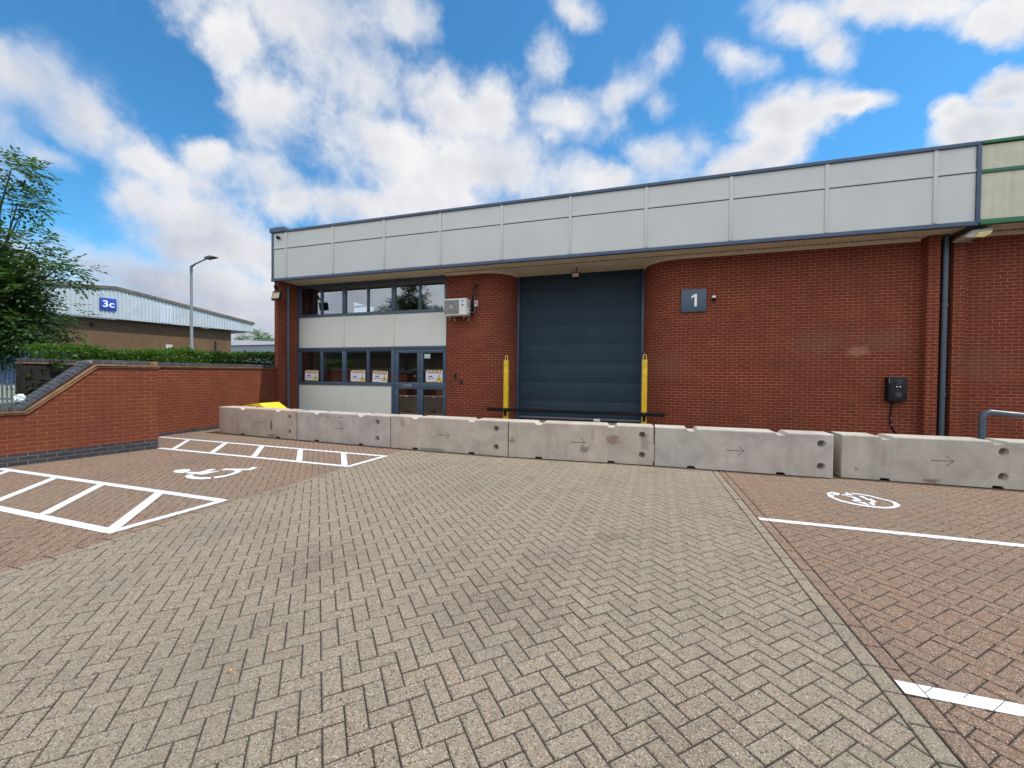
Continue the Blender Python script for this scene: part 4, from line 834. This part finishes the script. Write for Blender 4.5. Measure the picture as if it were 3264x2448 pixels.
tree('ash_tree',(-20.9,7.4,.3),[((-21.3,6.9,3.85),(2.6,2.2,1.7),1.45),((-20.0,7.5,3.7),(1.2,1.1,1.25),.30),((-23.2,6.4,6.3),(2.6,2.0,2.5),1.35),((-20.9,7.3,5.6),(1.0,.9,.9),.22),((-18.5,7.95,3.2),(.6,.7,.6),.06),((-17.95,8.15,4.9),(.5,.45,.22),.03),((-18.7,7.95,4.5),(.6,.6,.3),.045),((-19.5,7.8,8.1),(.5,.4,.3),.03),((-18.9,7.9,5.7),(.5,.6,.4),.035),((-19.3,7.85,7.0),(.4,.5,.4),.03)],215,'large ash tree with drooping compound leaves rising above the palisade fence','tree',LEAFA,lw=.062,trunk_r=.17,sp=15,spread=.5)
tree('shrub',(-14.2,6.15,0),[((-14.2,6.2,1.1),(.30,.38,1.0),1.0)],50,'dark evergreen shrub between the palisade gap and the retaining wall','shrub',LEAFD,lw=.035,trunk_r=.05,sp=9,spread=.2)
# hedge
random.seed(8); L=[]
def hz(y): return 2.17+.028*(y-6.6)+.05*math.sin(y*2.1)+.035*math.sin(y*5.3+1)
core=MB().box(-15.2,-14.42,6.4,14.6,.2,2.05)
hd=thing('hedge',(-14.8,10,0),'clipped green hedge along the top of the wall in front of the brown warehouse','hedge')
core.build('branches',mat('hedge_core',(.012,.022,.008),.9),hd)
for q in range(21000):
    y=random.uniform(6.2,14.8); 
    if random.random()<.5: x=-14.25+random.gauss(0,.055)-.05*math.sin(y*3.3); z=random.uniform(1.3,hz(y))
    elif random.random()<.8: x=random.uniform(-15.3,-14.2); z=hz(y)+random.gauss(0,.05)
    else: x=random.uniform(-15.3,-14.2); z=random.uniform(1.2,hz(y))
    a=(Vector((.7,0,.6))+rv()).normalized(); s=a.cross(rv()).normalized(); w=random.uniform(.022,.042)
    L.append((Vector((x,y,z)),a*w*1.5,s*w*.75,random.random()))
leafmesh('foliage',LEAFH,L,hd)
# tree behind the viewer, seen mirrored in the upper windows
random.seed(31)
tree('street_tree',(-24.5,-15,0),[((-24.5,-15,7.6),(2.6,2.5,2.2),.55),((-23.6,-15,9.8),(1.3,1.3,1.5),.2),((-28.3,-15,7.2),(1.8,1.8,1.2),.2),((-20.6,-14.5,7.4),(1.3,1.2,1.0),.2),((-22.5,-14.5,8.4),(1.0,1.2,1.2),.15)],150,'tree across the yard mirrored in the upper windows','tree',LEAFD,lw=.12,trunk_r=.2,sp=10,spread=.5)
# far tree beyond the grey shed
random.seed(12)
tree('round_tree',(-70.5,60,0),[((-70.5,60,7.6),(3.4,3.0,1.9),1.0)],150,'distant green tree rising behind the low grey shed','tree',leafmat('far_leaf',(.06,.13,.03),(.10,.19,.04),(.07,.15,.03)),lw=.13,trunk_r=.35,sp=6,spread=.9)
# ---------------------------------------------------------------- verge, palisade fence and container
struct(MB().box(-60,-16.2,-4,13.0,-.01,.30).build('terrain',mat('verge_grass',(.06,.085,.03),.95,var=.5,vscale=3,bump=.8),origin=(-30,5,0)))
fc=thing('palisade_fence',(-21.9,8.6,.3),'pale grey palisade fence standing left of the shrub behind the boundary wall','fence')
PAL=mat('palisade_paint',(.66,.72,.72),.5,var=.12)
fx=lambda s:(-24.6+s*.94,7.2+s*.34)
for i in range(26):
    x,y=fx(i*.155); MB().prism([(x,y,.42),(x+.066,y+.024,.42),(x+.066,y+.024,1.86),(x+.033,y+.012,1.96),(x,y,1.86)],(-.008,.022,0)).build('pale',PAL,fc)
a=fx(-.1);b=fx(4.1)
MB().prism([(a[0],a[1]+.04,.60),(b[0],b[1]+.04,.60),(b[0],b[1]+.04,.66),(a[0],a[1]+.04,.66)],(-.015,.04,0)).prism([(a[0],a[1]+.04,1.62),(b[0],b[1]+.04,1.62),(b[0],b[1]+.04,1.68),(a[0],a[1]+.04,1.68)],(-.015,.04,0)).build('rail',PAL,fc)
ct=thing('storage_container',(-27,12,.3),'blue storage container with a cream lower band seen through the palisade fence','container')
BLU=mat('container_blue',(.018,.055,.26),.45,var=.1); CRM=mat('container_cream',(.52,.52,.40),.6,var=.1)
k=MB(); k2=MB()
for i in range(22):
    y0=6.0+i*.28; k.prism([(-25.6,y0,1.05),(-25.57,y0+.04,1.05),(-25.57,y0+.14,1.05),(-25.6,y0+.18,1.05),(-25.75,y0+.18,1.05),(-25.75,y0,1.05)],(0,0,1.45)); k2.box(-25.75,-25.58,y0,y0+.27,.3,1.045)
k.box(-28,-25.62,6.0,12.1,1.05,2.5); k2.box(-28,-25.62,6.0,12.1,.3,1.045)
k.build('upper_side',BLU,ct); k2.build('lower_band',CRM,ct)
# ---------------------------------------------------------------- street lamp
lx,ly=-24.85,17.0
lp=thing('street_lamp',(lx,ly,0),'tall grey street lamp with a single arm in front of the brown warehouse','street lamp')
LGREY=mat('lamp_grey',(.20,.22,.23),.5,metal=.3,var=.1)
MB().tube([(lx,ly,0),(lx,ly,1.6),(lx,ly,1.62),(lx,ly,7.75)],[.105,.10,.085,.065],14).build('pole',LGREY,lp,smooth=50)
MB().tube([(lx,ly,7.45),(lx,ly,7.78),(lx+.35,ly,7.92),(lx+1.25,ly,8.14)],[.08,.075,.045,.04],10).build('arm',LGREY,lp,smooth=50)
MB().prism([(lx+1.15,ly-.14,8.12),(lx+1.35,ly-.14,8.08),(lx+1.95,ly-.10,8.15),(lx+2.0,ly-.1,8.17),(lx+1.6,ly-.12,8.27),(lx+1.3,ly-.14,8.23)],(0,.26,0)).build('lamp_head',mat('lamp_head_dark',(.05,.055,.06),.5),lp,bevel=.02)
# ---------------------------------------------------------------- brown warehouse with sign
A3=Vector((-31.8,15.5,0)); T3=Vector((.204,.979,0)).normalized(); N3=Vector((T3.y,-T3.x,0))
def Q(tt,z,o=0): p=A3+T3*tt+N3*o; return (p.x,p.y,z)
wh=thing('gabled_warehouse',Q(2,0),'brown brick warehouse with pale corrugated gable fascia behind the hedge','warehouse')
def ztop(tt): return 6.87-.150*(tt-1.55) if tt>1.55 else 6.87-.115*(1.55-tt)
m=MB()
for a,b in ((-9,8.4),): m.prism([Q(a,0,-.45),Q(b,0,-.45),Q(b,4.98,-.45),Q(a,4.98,-.45)],-N3*14)
m.build('brick_wall',BROWNB,wh)
m=MB(); tt=-9.0; ph=0
CORR=mat('corrugated_steel',(.47,.52,.54),.45,var=.12,vscale=1.5)
while tt<9.80:
    w=.095; o0,o1=(0,.035) if ph%2==0 else (.035,0)
    a,b=tt,min(tt+w*.35,9.8); c=min(tt+w,9.8)
    m.poly([Q(a,5.0,o0),Q(b,5.0,o1),Q(b,ztop(b),o1),Q(a,ztop(a),o0)]); m.poly([Q(b,5.0,o1),Q(c,5.0,o1),Q(c,ztop(c),o1),Q(b,ztop(b),o1)]); tt+=w; ph+=1
m.prism([Q(-9,4.99,-.03),Q(9.78,4.99,-.03),Q(9.78,ztop(9.78)-.02,-.03),Q(1.55,6.86,-.03),Q(-9,ztop(-9)-.02,-.03)],-N3*.3)
m.build('corrugated_fascia',CORR,wh)
m=MB()
for a,b in ((-9.1,1.55),(1.55,9.9)): m.prism([Q(a,ztop(a)-.02,-.2),Q(b,ztop(b)-.02,-.2),Q(b,ztop(b)+.16,-.2),Q(a,ztop(a)+.16,-.2)],N3*.30)
m.build('verge_trim',mat('verge_brown',(.15,.125,.10),.8,var=.3),wh)
m=MB()
for a,b in ((-9.1,1.55),(1.55,9.9)): m.poly([Q(a,ztop(a)+.16,.1),Q(b,ztop(b)+.16,.1),Q(b,ztop(b)+.16,-14.5),Q(a,ztop(a)+.16,-14.5)])
m.build('roof',ROOFM,wh)
MB().prism([Q(8.4,4.985,-.46),Q(9.8,4.985,-.46),Q(9.8,5.0,-.46),Q(8.4,5.0,-.46)],-N3*13).prism([Q(9.75,4.99,-.33),Q(9.8,4.99,-.33),Q(9.8,5.62,-.33),Q(9.75,5.62,-.33)],-N3*13).build('eaves',CORR,wh)
m=MB()
for i in range(7): a=3.80+i*.085; m.prism([Q(a,5.06,.038),Q(a+.055,5.06,.038),Q(a+.055,6.22,.038),Q(a,6.22,.038)],N3*.006)
m.build('replacement_sheet',mat('white_sheet',(.66,.69,.76),.4),wh)
MB().tube([Q(7.31,0,-.40),Q(7.31,4.1,-.40)],.06,8).build('downpipe',mat('brown_pipe',(.03,.024,.02),.6),wh)
MB().tube([Q(.55,4.55,-.44),Q(.55,4.55,-.38)],.09,10).build('vent',BLACK,wh)
MB().prism([Q(4.25,3.33,-.44),Q(4.64,3.33,-.44),Q(4.64,3.61,-.44),Q(4.25,3.61,-.44)],N3*.02).build('small_notice_board',mat('notice_cream',(.50,.48,.38),.6),wh)
s3=thing('unit_number_sign',Q(1.15,5.48,.08),'blue sign reading 3c on the corrugated gable of the brown warehouse','sign')
MB().prism([Q(.79,5.48,.05),Q(1.56,5.48,.05),Q(1.56,6.22,.05),Q(.79,6.22,.05)],N3*.05).build('sign_board',mat('sign_blue',(.018,.06,.36),.4),s3,bevel=.01)
text('3c',.56,WHITE,s3,Q(1.175,5.84,.104),'lettering',rz=math.degrees(math.atan2(T3.y,T3.x)),bold=.010,sx=1.1)
# low grey shed far away
gs=thing('grey_shed',(-55,50,0),'low grey shed with pale roof far beyond the brown warehouse','shed')
MB().box(-66,-44,45,60,0,5.85).build('wall',mat('shed_grey',(.22,.26,.30),.6,var=.08),gs)
MB().prism([(-66.3,44.7,5.85),(-43.7,44.7,5.85),(-43.7,44.7,6.05),(-55,44.7,6.55),(-66.3,44.7,7.1)],(0,15.5,0)).build('roof',mat('shed_roof',(.62,.66,.66),.5,var=.08),gs)

# low warehouse across the yard, mirrored in the ground floor glass
ow=thing('opposite_warehouse',(-20,-24,0),'low brown warehouse across the yard mirrored in the ground floor windows','warehouse')
MB().box(-60,20,-34,-22,0,4.6).build('brick_wall',BROWNB,ow); MB().box(-60.2,20.2,-34.2,-21.9,4.6,5.3).build('eaves_fascia',GREYP,ow)
MB().box(-60,20,-22.05,-21.9,2.2,2.5).build('sill_band',mat('band_grey',(.3,.3,.3),.7),ow)
